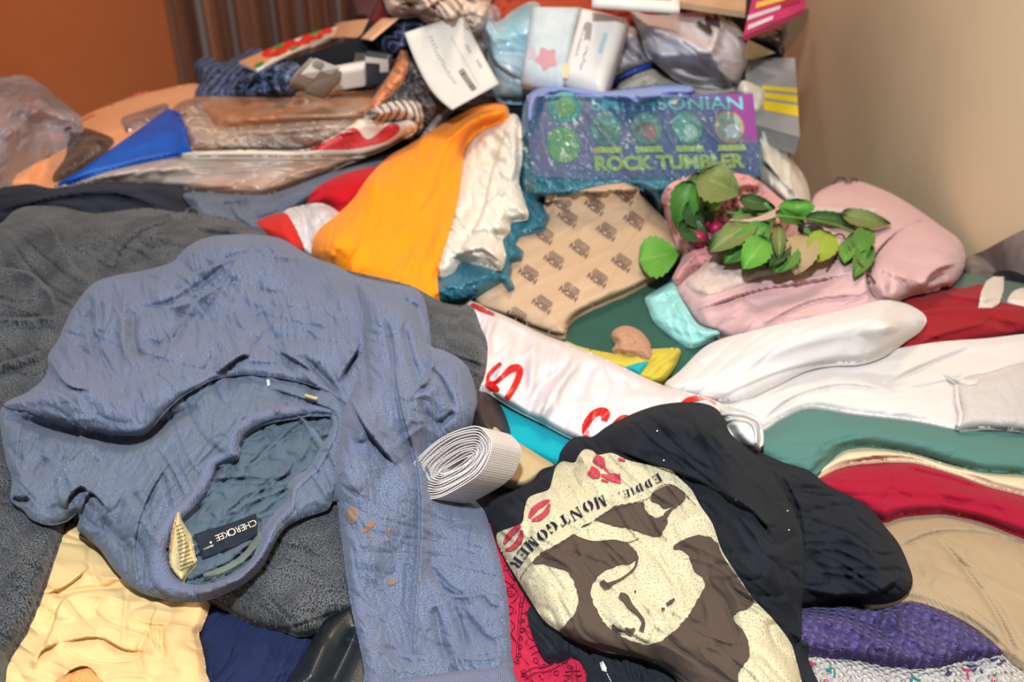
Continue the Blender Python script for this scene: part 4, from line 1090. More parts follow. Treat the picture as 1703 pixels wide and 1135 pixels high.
def tube(name, pts, r, mat, parent, label=None, seg=8, k=5):
    """round cord or stem through world points"""
    P = [Vector(p) for p in pts]; C = []
    n = len(P)
    for i in range(n - 1):
        p0 = P[max(i - 1, 0)]; p1 = P[i]; p2 = P[i + 1]; p3 = P[min(i + 2, n - 1)]
        for j in range(k):
            t = j / k
            C.append(.5 * ((2 * p1) + (-p0 + p2) * t + (2 * p0 - 5 * p1 + 4 * p2 - p3) * t * t + (-p0 + 3 * p1 - 3 * p2 + p3) * t ** 3))
    C.append(P[-1]); V = []; Q = []
    rr = r if isinstance(r, (list, tuple)) else (r, r)
    for i, c in enumerate(C):
        d = (C[min(i + 1, len(C) - 1)] - C[max(i - 1, 0)]).normalized()
        a = d.cross(Vector((0, 0, 1)));
        if a.length < 1e-4: a = Vector((1, 0, 0))
        a.normalize(); b = d.cross(a); ra = rr[0] + (rr[1] - rr[0]) * i / (len(C) - 1)
        for s in range(seg):
            t = 2 * math.pi * s / seg; V.append(c + a * math.cos(t) * ra + b * math.sin(t) * ra)
    for i in range(len(C) - 1):
        for s in range(seg):
            Q.append((i * seg + s, i * seg + (s + 1) % seg, (i + 1) * seg + (s + 1) % seg, (i + 1) * seg + s))
    V.append(C[0]); V.append(C[-1]); m = len(V)
    T = [(m - 2, (s + 1) % seg, s) for s in range(seg)] + [(m - 1, (len(C) - 1) * seg + s, (len(C) - 1) * seg + (s + 1) % seg) for s in range(seg)]
    return tag(new_mesh_object(name, [tuple(v) for v in V], Q, mat, parent, None, True, T), label)


def Z(u, v, dz): return at(u, v, ztop(u, v) + dz)


bq = empty('leafy_stem', 1290, 400, ztop(1290, 400), 'bunch of artificial green leaves and berries lying on pink blanket and coral gauze', 'foliage')
M_stem = plain('brown_stem', '5a3c34', .6); M_gst = plain('green_stem', '5f8a3a', .5)
tube('stem', [Z(1165, 350, .02), Z(1230, 355, .03), Z(1300, 360, .035), Z(1380, 372, .03), Z(1440, 395, .01)], .0016, M_gst, bq)
tube('stem', [Z(1270, 345, .03), Z(1320, 370, .032), Z(1372, 400, .02), Z(1395, 415, .01)], .0014, M_stem, bq)
tube('twig', [Z(1372, 400, .01), Z(1400, 390, .012), Z(1415, 420, .008), Z(1440, 450, .008), Z(1455, 470, .003)], .0011, M_stem, bq)
tube('twig', [Z(1398, 412, .008), Z(1385, 435, .004), Z(1375, 450, .004)], .0011, M_stem, bq)
for a in [((1150, 300), (1125, 380), 46, .02, 1), ((1165, 285), (1150, 372), 40, .024, 4), ((1160, 290), (1232, 322), 62, .035, 4), ((1175, 280), (1205, 325), 56, .04, 4), ((1150, 330), (1180, 385), 50, .02, 0), ((1130, 370), (1180, 400), 34, .018, 0),
          ((1195, 325), (1170, 350), 26, .035, 3), ((1290, 348), (1200, 395), 52, .03, 1), ((1260, 360), (1178, 420), 38, .034, 4), ((1280, 370), (1202, 440), 42, .036, 1), ((1275, 395), (1235, 448), 44, .036, 2), ((1295, 385), (1262, 440), 40, .033, 0),
          ((1300, 390), (1275, 445), 46, .038, 0), ((1310, 400), (1290, 455), 54, .034, 1), ((1342, 388), (1322, 458), 50, .03, 5), ((1296, 372), (1296, 432), 20, .046, 4), ((1325, 330), (1325, 366), 52, .05, 2), ((1230, 330), (1290, 345), 22, .035, 0),
          ((1340, 360), (1430, 366), 20, .02, 0), ((1400, 356), (1482, 372), 26, .02, 4), ((1400, 352), (1440, 375), 24, .016, 0), ((1380, 385), (1352, 438), 46, .026, 3), ((1360, 380), (1345, 405), 34, .02, 1), ((1416, 388), (1440, 432), 44, .022, 1),
          ((1445, 380), (1425, 420), 34, .026, 1), ((1412, 400), (1404, 438), 26, .014, 2), ((1448, 405), (1420, 462), 30, .018, 1), ((1290, 352), (1340, 372), 18, .03, 1), ((1215, 395), (1175, 410), 30, .02, 0)]:
    leaf(bq, a[0], a[1], a[2], a[3], a[4], curl=.008, tipz=max(.004, a[3] - .014))
M_ber = plain('magenta_berry', 'a8194e', .4, c2='8f1240'); M_dk = plain('dark_berry', '251a20', .3)
def blob(name, c, r, mat, parent, sq=(1, 1, 1), label=None):
    V = []; Q = []; T = []; ns, nr = 14, 8
    for i in range(1, nr):
        ph = math.pi * i / nr
        for j in range(ns):
            th = 2 * math.pi * j / ns; k = 1 + .05 * math.sin(5 * th) * math.sin(ph)
            V.append((c[0] + r * sq[0] * math.sin(ph) * math.cos(th) * k, c[1] + r * sq[1] * math.sin(ph) * math.sin(th) * k, c[2] + r * sq[2] * math.cos(ph)))
    for i in range(nr - 2):
        for j in range(ns):
            Q.append((i * ns + j, (i + 1) * ns + j, (i + 1) * ns + (j + 1) % ns, i * ns + (j + 1) % ns))
    V.append((c[0], c[1], c[2] + r * sq[2])); V.append((c[0], c[1], c[2] - r * sq[2])); m = len(V)
    T = [(m - 2, j, (j + 1) % ns) for j in range(ns)] + [(m - 1, (nr - 2) * ns + (j + 1) % ns, (nr - 2) * ns + j) for j in range(ns)]
    return tag(new_mesh_object(name, V, Q, mat, parent, None, True, T), label)
blob('berry', Z(1162, 398, .016), .009, M_ber, bq, (1, .9, 1.1), 'magenta berry'); blob('berry', Z(1190, 380, .018), .008, M_ber, bq, label='magenta berry')
blob('berry', Z(1178, 372, .02), .006, M_ber, bq, label='magenta berry'); blob('berry', Z(1284, 386, .03), .004, M_ber, bq, label='magenta berry'); blob('berry', Z(1362, 360, .02), .004, M_ber, bq, label='magenta berry')
blob('berry', Z(1348, 382, .026), .011, M_dk, bq, (1.3, .8, .7), 'black berry')
M_tape = plain('white_label_tape', 'cfcac4', .4)
q = Quad(zt(1338, 345, .03), zt(1457, 346, .022), zt(1456, 352, .022), zt(1340, 353, .03))
q.slab('price_sticker', M_tape, thick=.0015, label='long thin white stick lying across the leaves', cat='stick')
q = Quad(zt(1213, 366, .052), zt(1290, 347, .052), zt(1290, 360, .05), zt(1214, 364, .05), bow=-.004)
q.slab('pale_petal', plain('pale_pink_paper', 'b5958c', .6), thick=.001, label='pale pink paper strip on top of the leaves', cat='paper')
leaf_l = leaf(None, (1062, 432), (1130, 420), 62, .006, 2, curl=.006, tipz=.006, shape=1)
leaf_l.name = 'fallen_leaf'
tag(leaf_l, 'single green leaf lying on the brown paper', 'leaf')
tube('hair_tie', [Z(1386, 306, .01), Z(1392, 297, .014), Z(1402, 296, .016), Z(1410, 303, .012), Z(1420, 298, .014), Z(1426, 300, .01)], .0012, plain('dark_cord', '3a3444', .6), None)
tag(bpy.data.objects['hair_tie'], 'thin dark cord sticking out at the top of the pink blanket', 'cord')

# ------------------------------------------------------------------ white sweatshirt over the stack
M_sw = fabric('white_fleece', 'cac5c3', 'd4cfcd', mix=900, bump=.3, sheen=.4, c3='cdc6c2')
sw = empty('white_sweatshirt', 1420, 620, ztop(1420, 640), 'large white sweatshirt with two spread folds on the right', 'sweatshirt')
patch('body', [(1150, 660), (1180, 640), (1260, 620), (1340, 600), (1440, 590), (1480, 582), (1560, 569), (1640, 563), (1703, 556), (1790, 550), (1790, 722), (1703, 715), (1610, 713), (1590, 714), (1520, 700), (1420, 688), (1345, 677), (1300, 695), (1262, 716), (1210, 700)],
      M_sw, sw, t=.006, puff=.012, pw=55, folds=[('s', [(1262, 705), (1320, 660), (1400, 640), (1480, 650)], 0.0042, 27), ('v', [(1230, 690), (1300, 650), (1380, 622)], 0.0030, 15), ('s', [(1470, 640), (1530, 610), (1620, 575)], 0.0036, 22), ('v', [(1480, 642), (1560, 600), (1610, 572)], 0.0024, 10), ('s', [(1480, 648), (1540, 640), (1600, 625)], 0.0024, 17), ('r', [(1300, 690), (1390, 655), (1470, 665), (1560, 670)], 0.0030, 20), ('s', [(1703, 600), (1640, 622), (1580, 642)], 0.0030, 17), ('v', [(1580, 640), (1640, 600), (1680, 570)], 0.0012, 5)],
      nz=(.0018, 60, -14, 3.5, 81))
patch('sleeve', [(1105, 640), (1130, 618), (1180, 572), (1250, 551), (1340, 530), (1400, 516), (1440, 506), (1470, 499), (1500, 503), (1525, 514), (1540, 528), (1536, 545), (1508, 565), (1472, 590), (1432, 603), (1390, 605), (1350, 612), (1290, 640), (1230, 665), (1170, 665), (1120, 660)],
      M_sw, sw, t=.007, puff=.018, pw=55, folds=[('r', [(1180, 640), (1260, 590), (1380, 550), (1480, 530)], 0.0036, 32), ('v', [(1150, 620), (1230, 575), (1340, 545)], 0.0024, 15), ('v', [(1240, 630), (1330, 585), (1440, 560)], 0.0030, 15), ('s', [(1200, 660), (1280, 625), (1350, 605), (1410, 600)], 0.0030, 20)],
      nz=(.002, 60, -24, 3.5, 82), label='upper fold of the sweatshirt')
patch('cuff', [(1588, 642), (1610, 625), (1640, 620), (1703, 602), (1790, 585), (1790, 728), (1703, 717), (1640, 712), (1592, 714), (1594, 680)], fabric('pale_grey_rib', 'bdb8b6', 'cac5c2', weave=.5, wscale=2600, bump=.5, weave_dark=.06), sw,
      t=.004, puff=.01, pw=24, folds=[('s', [(1610, 634), (1660, 620), (1703, 606)], .003, 8)], label='pale grey ribbed cuff', nz=(.001, 30, 0, 2, 83))
patch('seam', stroke([(1590, 640), (1592, 668), (1597, 692), (1592, 712)], [7, 8, 8, 9]), M_sw, sw, t=.002, puff=.003, pw=5, edge=3, smooth_out=False, nz=(.0012, 7, 90, 1, 84), label='raised stitched seam')
patch('seam', stroke([(1570, 621), (1590, 632), (1612, 636), (1626, 634)], [3, 7, 9, 8]), M_sw, sw, t=.002, puff=.003, pw=5, edge=3, smooth_out=False, label='raised stitched seam')

# ------------------------------------------------------------------ front, lowest layers
M_pais = fabric('raspberry_cotton', 'ae1f3e', 'bc2848', mix=900, bump=.1)
o = patch('bandana', [(815, 870), (840, 905), (880, 960), (930, 1020), (985, 1080), (1010, 1140), (1020, 1228), (820, 1228), (800, 1000)], M_pais, t=.006, puff=.01, nz=(.004, 30, 60, 3, 91),
          label='raspberry red bandana with thin dark line pattern between blue sleeve and black t-shirt', cat='bandana')
M_pl = fabric('dark_line_ink', '5a1024', '5a1024')
def loop(cx, cy, r, r2=None, w=1.6, n=12, ph=0.):
    r2 = r2 or r
    pts = [(cx + r * math.cos(a + ph), cy + r2 * math.sin(a + ph)) for a in [2 * math.pi * i / n for i in range(n + 1)]]
    return pts
pg = []
def line_geo(pts, w, eps=.0010):
    S = stroke(pts, [w] * len(pts), k=3); n = len(S) // 2
    A = np.array(S); Zz = bil(ZT, A[:, 0], A[:, 1]) + eps
    P = at_np(A[:, 0], A[:, 1], Zz); T = []
    for i in range(n - 1):
        T += [(i, i + 1, 2 * n - 2 - i), (i, 2 * n - 2 - i, 2 * n - 1 - i)]
    return P, np.array(T)
for (x, y, r) in ((868, 1049, 3.5), (866, 1062, 3), (865, 1076, 3), (864, 1090, 3), (891, 1099, 4), (905, 1108, 3), (858, 960, 6), (850, 985, 8), (842, 945, 4), (925, 1120, 4), (940, 1100, 3.5), (870, 1033, 2.5), (876, 1020, 2.5), (848, 1015, 6)):
    pg.append(line_geo(loop(x, y, r), 1.2))
for pts in ([(838, 920), (850, 935), (845, 950), (856, 968)], [(838, 965), (852, 975), (862, 990), (850, 1005)], [(868, 1005), (880, 985), (888, 1000), (896, 1022)], [(872, 1045), (880, 1062), (895, 1065), (890, 1045), (875, 1042)], [(845, 1030), (856, 1040), (850, 1055), (858, 1068)],
            [(862, 1095), (866, 1030), (872, 990)], [(858, 1096), (862, 1032), (866, 992)], [(868, 1125), (885, 1112), (912, 1108), (935, 1090)], [(872, 1132), (890, 1120), (915, 1116), (945, 1098)], [(940, 1118), (965, 1116)], [(938, 1124), (968, 1124)], [(950, 1108), (952, 1134)], [(958, 1106), (960, 1134)],
            [(880, 1080), (892, 1074), (905, 1082), (918, 1072)], [(884, 1090), (896, 1084), (908, 1090)], [(835, 1000), (842, 1010), (838, 1024)], [(866, 1020), (884, 1020), (898, 1008)], [(888, 1000), (885, 975), (878, 965)]):
    pg.append(line_geo(pts, 1.3))
R = random.Random(21)
BO = [(842, 925), (880, 985), (925, 1045), (975, 1100), (985, 1134), (862, 1134), (850, 1040)]
for k in range(150):
    x = R.uniform(838, 985); y = R.uniform(920, 1134)
    if not inside(np.array([x]), np.array([y]), BO)[0]: continue
    m_ = k % 4; a_ = R.uniform(0, 6.28); l_ = R.uniform(4, 9)
    ca_, sa_ = math.cos(a_), math.sin(a_)
    if m_ == 0: pg.append(line_geo(loop(x, y, R.uniform(1.6, 3.4), R.uniform(1.6, 4.)), 1.))
    elif m_ == 1: pg.append(line_geo([(x, y), (x + l_ * ca_, y + l_ * sa_), (x + l_ * ca_ - 4 * sa_, y + l_ * sa_ + 4 * ca_), (x - 3 * sa_, y + 3 * ca_), (x, y)], .9))
    elif m_ == 2: pg.append(line_geo([(x, y), (x + l_ * ca_, y + l_ * sa_), (x + l_ * 1.4 * ca_ + 3 * sa_, y + l_ * 1.4 * sa_ - 3 * ca_)], 1.))
    else: pg.append(line_geo([(x, y), (x + l_ * ca_, y + l_ * sa_)], 1.1))
merge_geo('line_pattern', pg, M_pl, o, 'thin dark drawn pattern')

M_blk = fabric('black_jersey', '16191f', '20242b', mix=1400, bump=.15, weave=.3, wscale=4500, c3='1b1f26', sheen=.05)
M_blk2 = fabric('soft_black_cotton', '1d2128', '262b33', mix=1000, bump=.2, sheen=.05)
o = patch('black_cardigan', [(880, 1010), (900, 1090), (925, 1100), (950, 1090), (975, 1120), (1000, 1228), (1360, 1228), (1345, 1100), (1320, 1060), (1100, 1040), (980, 1030)], M_blk2, t=.006, puff=.012,
          folds=[('v', [(1000, 1100), (1010, 1140)], .006, 8), ('r', [(1040, 1090), (1070, 1130)], .004, 10)], nz=(.004, 26, 60, 3, 92), label='black cardigan under the printed t-shirt at the bottom edge', cat='cardigan')
decal('care_tag', [(997, 1103), (1003, 1100), (1009, 1112), (1008, 1118), (1001, 1116)], M_white, o, .001, 2., False, 'small white tag')
decal('thread', stroke([(1008, 1117), (1013, 1128), (1018, 1138)], [1.4, 1.4, 1.4]), M_white, o, .001, 2., False, 'loose white thread')

patch('navy_shirt', [(330, 990), (420, 1000), (545, 1010), (560, 1040), (520, 1100), (490, 1150), (470, 1228), (320, 1228), (335, 1120)], fabric('navy_cotton', '18213f', '222c50', mix=900, bump=.12, c3='1b2547'), t=.008, puff=.012,
      folds=[('s', [(360, 1130), (385, 1090), (395, 1050)], .004, 12), ('v', [(440, 1130), (455, 1100), (500, 1080)], .004, 10)], nz=(.004, 34, -60, 3, 93), label='navy cotton shirt right of the yellow shirt at the bottom', cat='shirt')
patch('leather_bag', [(585, 990), (560, 1000), (540, 1030), (515, 1070), (495, 1105), (475, 1140), (470, 1228), (640, 1228), (640, 1100), (610, 1010)], plain('black_leather', '20262a', .35, .5, bump=.12, bscale=700, c2='181d21'), t=.012, puff=.022, pw=30,
      folds=[('v', [(596, 1045), (570, 1100), (545, 1150)], .009, 13), ('r', [(540, 1060), (515, 1140)], .004, 16)], label='black leather bag under the blue sleeve at the bottom', cat='bag')
M_yel2 = fabric('pale_yellow_cotton', 'd9be84', 'e2ca94', mix=1100, bump=.1, c3='dcae78', big=7)
o = patch('yellow_shirt', [(60, 850), (118, 856), (145, 870), (180, 900), (260, 940), (345, 985), (348, 1012), (338, 1040), (331, 1055), (338, 1085), (343, 1120), (345, 1228), (-90, 1228), (-60, 1100), (0, 1050), (30, 960)],
          M_yel2, t=.010, puff=.018, pw=50, g=1.9,
          folds=[('s', [(70, 990), (110, 975), (148, 945)], 0.0065, 16), ('v', [(88, 1000), (100, 990), (140, 982), (215, 976)], 0.0039, 6), ('s', [(205, 980), (130, 985), (100, 1005), (85, 1050), (72, 1075)], 0.0065, 20),
                 ('v', [(205, 1075), (208, 1020), (213, 980)], 0.0026, 5), ('s', [(100, 1070), (160, 1060), (205, 1080), (240, 1085)], 0.0065, 16), ('v', [(110, 1085), (170, 1105), (240, 1088)], 0.0026, 7), ('s', [(60, 1115), (68, 1085), (100, 1068)], 0.0078, 16),
                 ('v', [(240, 1120), (230, 1090), (240, 1060), (255, 1040)], 0.0033, 6), ('s', [(260, 1085), (250, 1040), (262, 1010)], 0.0039, 12), ('v', [(270, 1090), (268, 1040)], 0.0033, 5), ('s', [(100, 1135), (120, 1115), (145, 1110), (165, 1130)], 0.0091, 14),
                 ('v', [(150, 900), (150, 940), (168, 980)], 0.0026, 6), ('v', [(245, 1130), (270, 1120), (300, 1118)], 0.0026, 8), ('v', [(60, 1030), (110, 1035), (180, 1020)], 0.0026, 8)],
          nz=(.004, 70, 15, 2.4, 94), label='pale yellow crumpled cotton shirt at the bottom left', cat='shirt')
patch('shadowed_inside', [(82, 1150), (95, 1131), (120, 1119), (146, 1112), (158, 1122), (174, 1138), (182, 1165), (178, 1226), (80, 1226)], fabric('apricot_shadow', 'dc9a58', 'e2a566', bump=.1), o, t=.002, puff=.002, pw=12, nz=(.003, 12, 80, 3, 96), label='inside of the shirt, its shadow painted apricot')  # hollow under the hem fold, its orange shadow painted into the cloth colour
decal('seam', stroke([(98, 1068), (125, 1085), (165, 1100), (215, 1100), (240, 1088)], [1.6] * 5), fabric('seam_thread', 'f2dda6', 'f2dda6'), o, .0008, 2., False, 'pale stitched seam')

# turquoise, brown leather, beige strip
patch('turquoise_shirt', [(780, 620), (810, 640), (845, 665), (900, 698), (950, 722), (990, 740), (940, 775), (912, 772), (885, 760), (845, 745), (800, 740)], fabric('turquoise_jersey', '0f98a6', '14a2b0', mix=1200, bump=.08, c3='0e93a2'), t=.006, puff=.010, pw=30,
      label='bright turquoise shirt below the white bag with red letters', cat='shirt')
patch('leather_scrap', [(760, 650), (790, 640), (812, 650), (832, 674), (844, 700), (848, 728), (820, 745), (770, 730)], plain('dark_brown_leather', '2e2826', .4, .45, bump=.25, bscale=400, c2='27221f'), t=.012, puff=.03, pw=45,
      label='dark brown leather edge showing between blue sleeve and turquoise shirt', cat='leather')
patch('tan_strip', [(820, 712), (838, 722), (862, 736), (900, 760), (922, 776), (905, 792), (870, 812), (830, 800), (820, 760)], fabric('tan_elastic', 'a8956e', 'b5a27a', mix=200, c3='b09a74', bump=.05), t=.014, puff=.006, pw=14,
      label='tan elastic strip sticking out behind the bandage roll', cat='strip')

# white plastic bag with red brush letters
M_bagw = plain('white_bag_film', 'cdc4c5', .38, .4, bump=.25, bscale=22, c2='d3cbcb', scale=9, bdist=.005, coat=0)
o = patch('lettered_shopping_bag', [(776, 505), (790, 503), (812, 514), (850, 530), (905, 557), (960, 577), (1030, 608), (1100, 640), (1170, 660), (1215, 678), (1262, 700), (1268, 725), (1262, 750), (1215, 760), (1100, 760), (1000, 745), (950, 728), (900, 702), (850, 676), (805, 648), (770, 640), (740, 560)],
          M_bagw, t=.016, puff=.022, pw=60, edge=10,
          folds=[('r', [(900, 702), (925, 650), (968, 590)], .008, 9), ('v', [(880, 690), (895, 650), (950, 600)], .006, 8), ('r', [(850, 560), (835, 610), (825, 640)], .004, 12), ('v', [(870, 545), (862, 600), (870, 660)], .005, 12), ('r', [(890, 560), (885, 620), (880, 660)], .004, 8), ('v', [(985, 600), (960, 650), (955, 700)], .004, 14), ('r', [(820, 520), (810, 560), (812, 610)], .006, 8), ('v', [(1050, 625), (1020, 680)], .003, 14)],
          nz=(.003, 40, -60, 3, 97), label='white plastic bag with red brush letters lying diagonally in the centre', cat='shopping bag')
M_redi = plain('red_bag_ink', 'c01010', .35, .5)
decal('letter', stroke([(833, 604), (820, 615), (812, 626), (813, 636), (824, 636), (838, 624), (850, 614), (862, 612), (864, 622), (858, 638), (850, 652), (842, 664)], [6, 7, 6, 6, 6, 8, 12, 12, 11, 10, 10, 9]), M_redi, o, .0012, 2., False, 'red letter S')
decal('letter', stroke([(808, 637), (818, 643), (830, 650)], [9, 15, 5]), M_redi, o, .0011, 2., False, 'red letter stroke')
decal('letter', stroke([(1004, 700), (1007, 688), (998, 684), (986, 690), (977, 702), (973, 714), (977, 726)], [10, 16, 12, 12, 12, 11, 13]), M_redi, o, .0012, 2., False, 'red letter C')
decal('letter', stroke([(1048, 696), (1038, 696), (1028, 703), (1020, 712)], [8, 12, 12, 12]), M_redi, o, .0012, 2., False, 'red letter top')
decal('letter', stroke([(1134, 671), (1146, 665), (1162, 662)], [5, 9, 10]), M_redi, o, .0012, 2., False, 'red letter arc')
decal('letter', stroke([(1158, 664), (1176, 662), (1190, 672)], [6, 5, 4]), plain('pale_red_ink', 'dd7f70', .4), o, .0011, 2., False, 'red letter showing through the film')
decal('red_edge', stroke([(783, 506), (800, 514), (822, 524)], [6, 9, 4]), M_redi, o, .0012, 2., False, 'red printed edge')
# the bag's open end rolls up
M_bagw2 = plain('white_bag_inner', 'c3c9c6', .35, .5)
patch('rolled_end', [(1196, 682), (1215, 678), (1240, 684), (1262, 697), (1268, 715), (1268, 738), (1262, 752), (1240, 748), (1215, 715)], M_bagw2, o, t=.004, puff=.014, pw=16, folds=[('s', [(1262, 748), (1258, 715), (1235, 702), (1210, 708)], .006, 6)], label='open end of the bag curling up')
tube('bag_rim', [Z(1200, 690, .004), Z(1222, 688, .008), Z(1244, 692, .010), Z(1262, 702, .010), Z(1267, 722, .008), Z(1266, 740, .005), Z(1256, 752, .002)], .0016, M_bagw, o, 'thick rolled rim')
tube('bag_rim', [Z(1208, 700, .004), Z(1228, 697, .006), Z(1246, 702, .007), Z(1256, 716, .006), Z(1257, 738, .003)], .0011, M_bagw, o, 'inner rolled rim')

# ------------------------------------------------------------------ black t-shirt with the print
ts = empty('printed_tshirt', 1150, 880, ztop(1150, 900), 'black t-shirt with a cream and brown portrait print, draped over the front right', 't-shirt')
patch('sleeve', [(1180, 720), (1240, 742), (1300, 768), (1345, 783), (1378, 808), (1420, 828), (1452, 850), (1472, 876), (1495, 905), (1511, 940), (1518, 966), (1510, 986), (1490, 998), (1455, 1003), (1400, 1000), (1345, 1008), (1290, 1010), (1200, 960)],
      M_blk, ts, t=.008, puff=.040, pw=60,
      folds=[('s', [(1340, 985), (1400, 992), (1460, 985), (1500, 960)], .010, 16), ('v', [(1335, 935), (1390, 948), (1450, 948), (1498, 952)], .004, 4), ('v', [(1335, 948), (1400, 962), (1460, 958)], .004, 4), ('s', [(1300, 790), (1330, 850), (1340, 930)], .008, 22), ('v', [(1350, 820), (1380, 850), (1400, 870)], .003, 14)],
      nz=(.005, 36, 20, 3, 101), label='folded sleeve')
patch('body', [(812, 850), (816, 836), (832, 824), (862, 812), (885, 800), (900, 782), (925, 772), (932, 752), (948, 732), (965, 726), (986, 726), (1012, 708), (1058, 686), (1100, 673), (1150, 669), (1185, 676), (1204, 695), (1214, 720), (1238, 742), (1275, 775), (1310, 830), (1335, 890), (1338, 950), (1334, 1010), (1332, 1060), (1320, 1068), (1332, 1100), (1342, 1160), (1345, 1228), (1150, 1228),
               (1128, 1138), (1100, 1112), (1060, 1097), (1000, 1086), (935, 1057), (903, 1035), (893, 1022), (868, 982), (845, 942), (828, 908), (818, 880)],
      M_blk, ts, t=.008, puff=.05, pw=90, edge=12,
      folds=[('s', [(1015, 745), (1080, 770), (1150, 795), (1190, 815)], .008, 22), ('v', [(1000, 738), (1060, 760), (1105, 768)], .004, 10), ('r', [(1010, 712), (1120, 700), (1200, 740)], .006, 24), ('v', [(1060, 722), (1140, 730), (1210, 770)], .005, 14), ('s', [(1180, 810), (1250, 850), (1290, 900)], .008, 24), ('v', [(1240, 770), (1280, 850), (1290, 920)], .007, 16),
             ('s', [(1300, 790), (1330, 870), (1332, 985)], -.004, 14), ('v', [(930, 770), (900, 790), (880, 805)], .004, 5), ('s', [(925, 1060), (1060, 1090), (1160, 1150)], .004, 14), ('v', [(880, 858), (880, 885), (872, 905)], .003, 6), ('v', [(1260, 960), (1290, 1000), (1318, 1060)], .004, 12)],
      nz=(.005, 46, 45, 3, 102), label='front with portrait print')
for (x, y) in ((1093, 717), (1104, 766), (1224, 832), (1310, 850), (1312, 882)):
    decal('lint', loop(x, y, 1.4)[:-1], M_white, ts, .0012, 1.2, False, 'white lint speck')
# print
def speck(name, c, dots, sc=900.):
    m = bpy.data.materials.new(name); m.use_nodes = True; nt = m.node_tree; L = nt.links; b = nt.nodes['Principled BSDF']
    b.inputs['Roughness'].default_value = .85; b.inputs['Specular IOR Level'].default_value = .15
    tc = N(nt, 'ShaderNodeTexCoord'); n = N(nt, 'ShaderNodeTexNoise', i_Scale=sc, i_Detail=2.)
    L.new(tc.outputs['UV'], n.inputs['Vector']); r = N(nt, 'ShaderNodeValToRGB')
    r.color_ramp.elements[0].position = .34; r.color_ramp.elements[0].color = lin(dots); r.color_ramp.elements[1].position = .47; r.color_ramp.elements[1].color = lin(c)
    L.new(n.outputs[0], r.inputs[0]); L.new(r.outputs[0], b.inputs['Base Color'])
    return m
M_cp = speck('cream_screen_print', 'c4bd9e', '948b76', 700)
M_bp = fabric('brown_screen_print', '4a3e36', '54473e', mix=900, bump=.1, c3='4e423a')
M_rp = speck('red_screen_print', 'b23a48', 'a8646a', 500)
def rough(pts, amp=2.2, sp=4., seed=1):
    rr = random.Random(seed); out = []
    n = len(pts)
    for i in range(n):
        x0, y0 = pts[i]; x1, y1 = pts[(i + 1) % n]; L = math.hypot(x1 - x0, y1 - y0); k = max(1, int(L / sp))
        for j in range(k):
            t = j / k; out.append((x0 + (x1 - x0) * t + rr.uniform(-amp, amp) * .6, y0 + (y1 - y0) * t + rr.uniform(-amp, amp) * .6))
    return out
M_np = fabric('navy_screen_print', '22203a', '22203a', bump=.1)
tsd = ts
decal('print', [(826, 890), (833, 884), (850, 878), (868, 870), (872, 850), (878, 830), (892, 822), (912, 815), (918, 800), (924, 778), (936, 768), (955, 770), (962, 758), (972, 748), (985, 750), (995, 757), (1018, 754), (1045, 766), (1085, 775), (1115, 782), (1130, 796), (1150, 815), (1165, 842), (1185, 872), (1200, 915), (1222, 950), (1252, 995), (1285, 1030), (1312, 1065), (1322, 1090), (1338, 1160), (1342, 1226), (1240, 1226), (1160, 1210),
               (1128, 1136), (1100, 1109), (1060, 1094), (1000, 1083), (936, 1054), (904, 1031), (880, 995), (862, 966), (840, 930), (828, 906)], M_cp, tsd, .0010, 2., label='cream speckled print area')
# brown areas
B_ = [[(886, 936), (900, 920), (940, 898), (985, 868), (1010, 850), (1030, 840), (1068, 836), (1072, 848), (1090, 862), (1102, 858), (1110, 866), (1098, 892), (1078, 890), (1050, 880), (1020, 874), (988, 866), (962, 884), (985, 897), (1010, 896), (1035, 900), (1058, 918), (1055, 935), (1030, 940), (1005, 950), (990, 965), (983, 985), (990, 1010), (1008, 1040), (1040, 1062), (1070, 1072), (1100, 1066), (1140, 1030), (1165, 990), (1172, 975), (1168, 960), (1155, 950), (1148, 930), (1135, 915), (1118, 912), (1140, 896), (1165, 890), (1190, 900), (1205, 930), (1222, 955), (1252, 996), (1246, 1010), (1220, 1022), (1222, 1035), (1240, 1055), (1246, 1090), (1230, 1115), (1228, 1135), (1232, 1226), (1160, 1210), (1128, 1136), (1100, 1109), (1060, 1094), (1000, 1083), (934, 1055), (940, 1040), (960, 1010), (958, 980), (945, 952), (925, 945), (905, 938)]]
decal('portrait_print', rough(catmull(B_[0], True, 3)), M_bp, tsd, .0026, 1.8, label='dark brown part of the portrait', smooth_out=False)
decal('portrait_print', [(1082, 832), (1086, 820), (1098, 812), (1115, 807), (1128, 812), (1140, 822), (1135, 835), (1120, 842), (1104, 846), (1095, 838)], M_bp, tsd, .0026, 2., label='brown hat shape')
decal('portrait_print', stroke([(864, 965), (872, 950), (888, 934), (925, 910), (960, 886), (985, 868), (1010, 852), (1050, 838), (1080, 828), (1092, 812), (1115, 806), (1135, 818), (1158, 842)], [1.6] * 13), M_bp, tsd, .0034, 2., False, 'thin brown outline')
decal('portrait_print', stroke([(1104, 866), (1108, 856), (1118, 846), (1132, 836), (1140, 824)], [5, 8, 3, 2, 2]), M_bp, tsd, .0034, 2., False, 'brown strap lines')
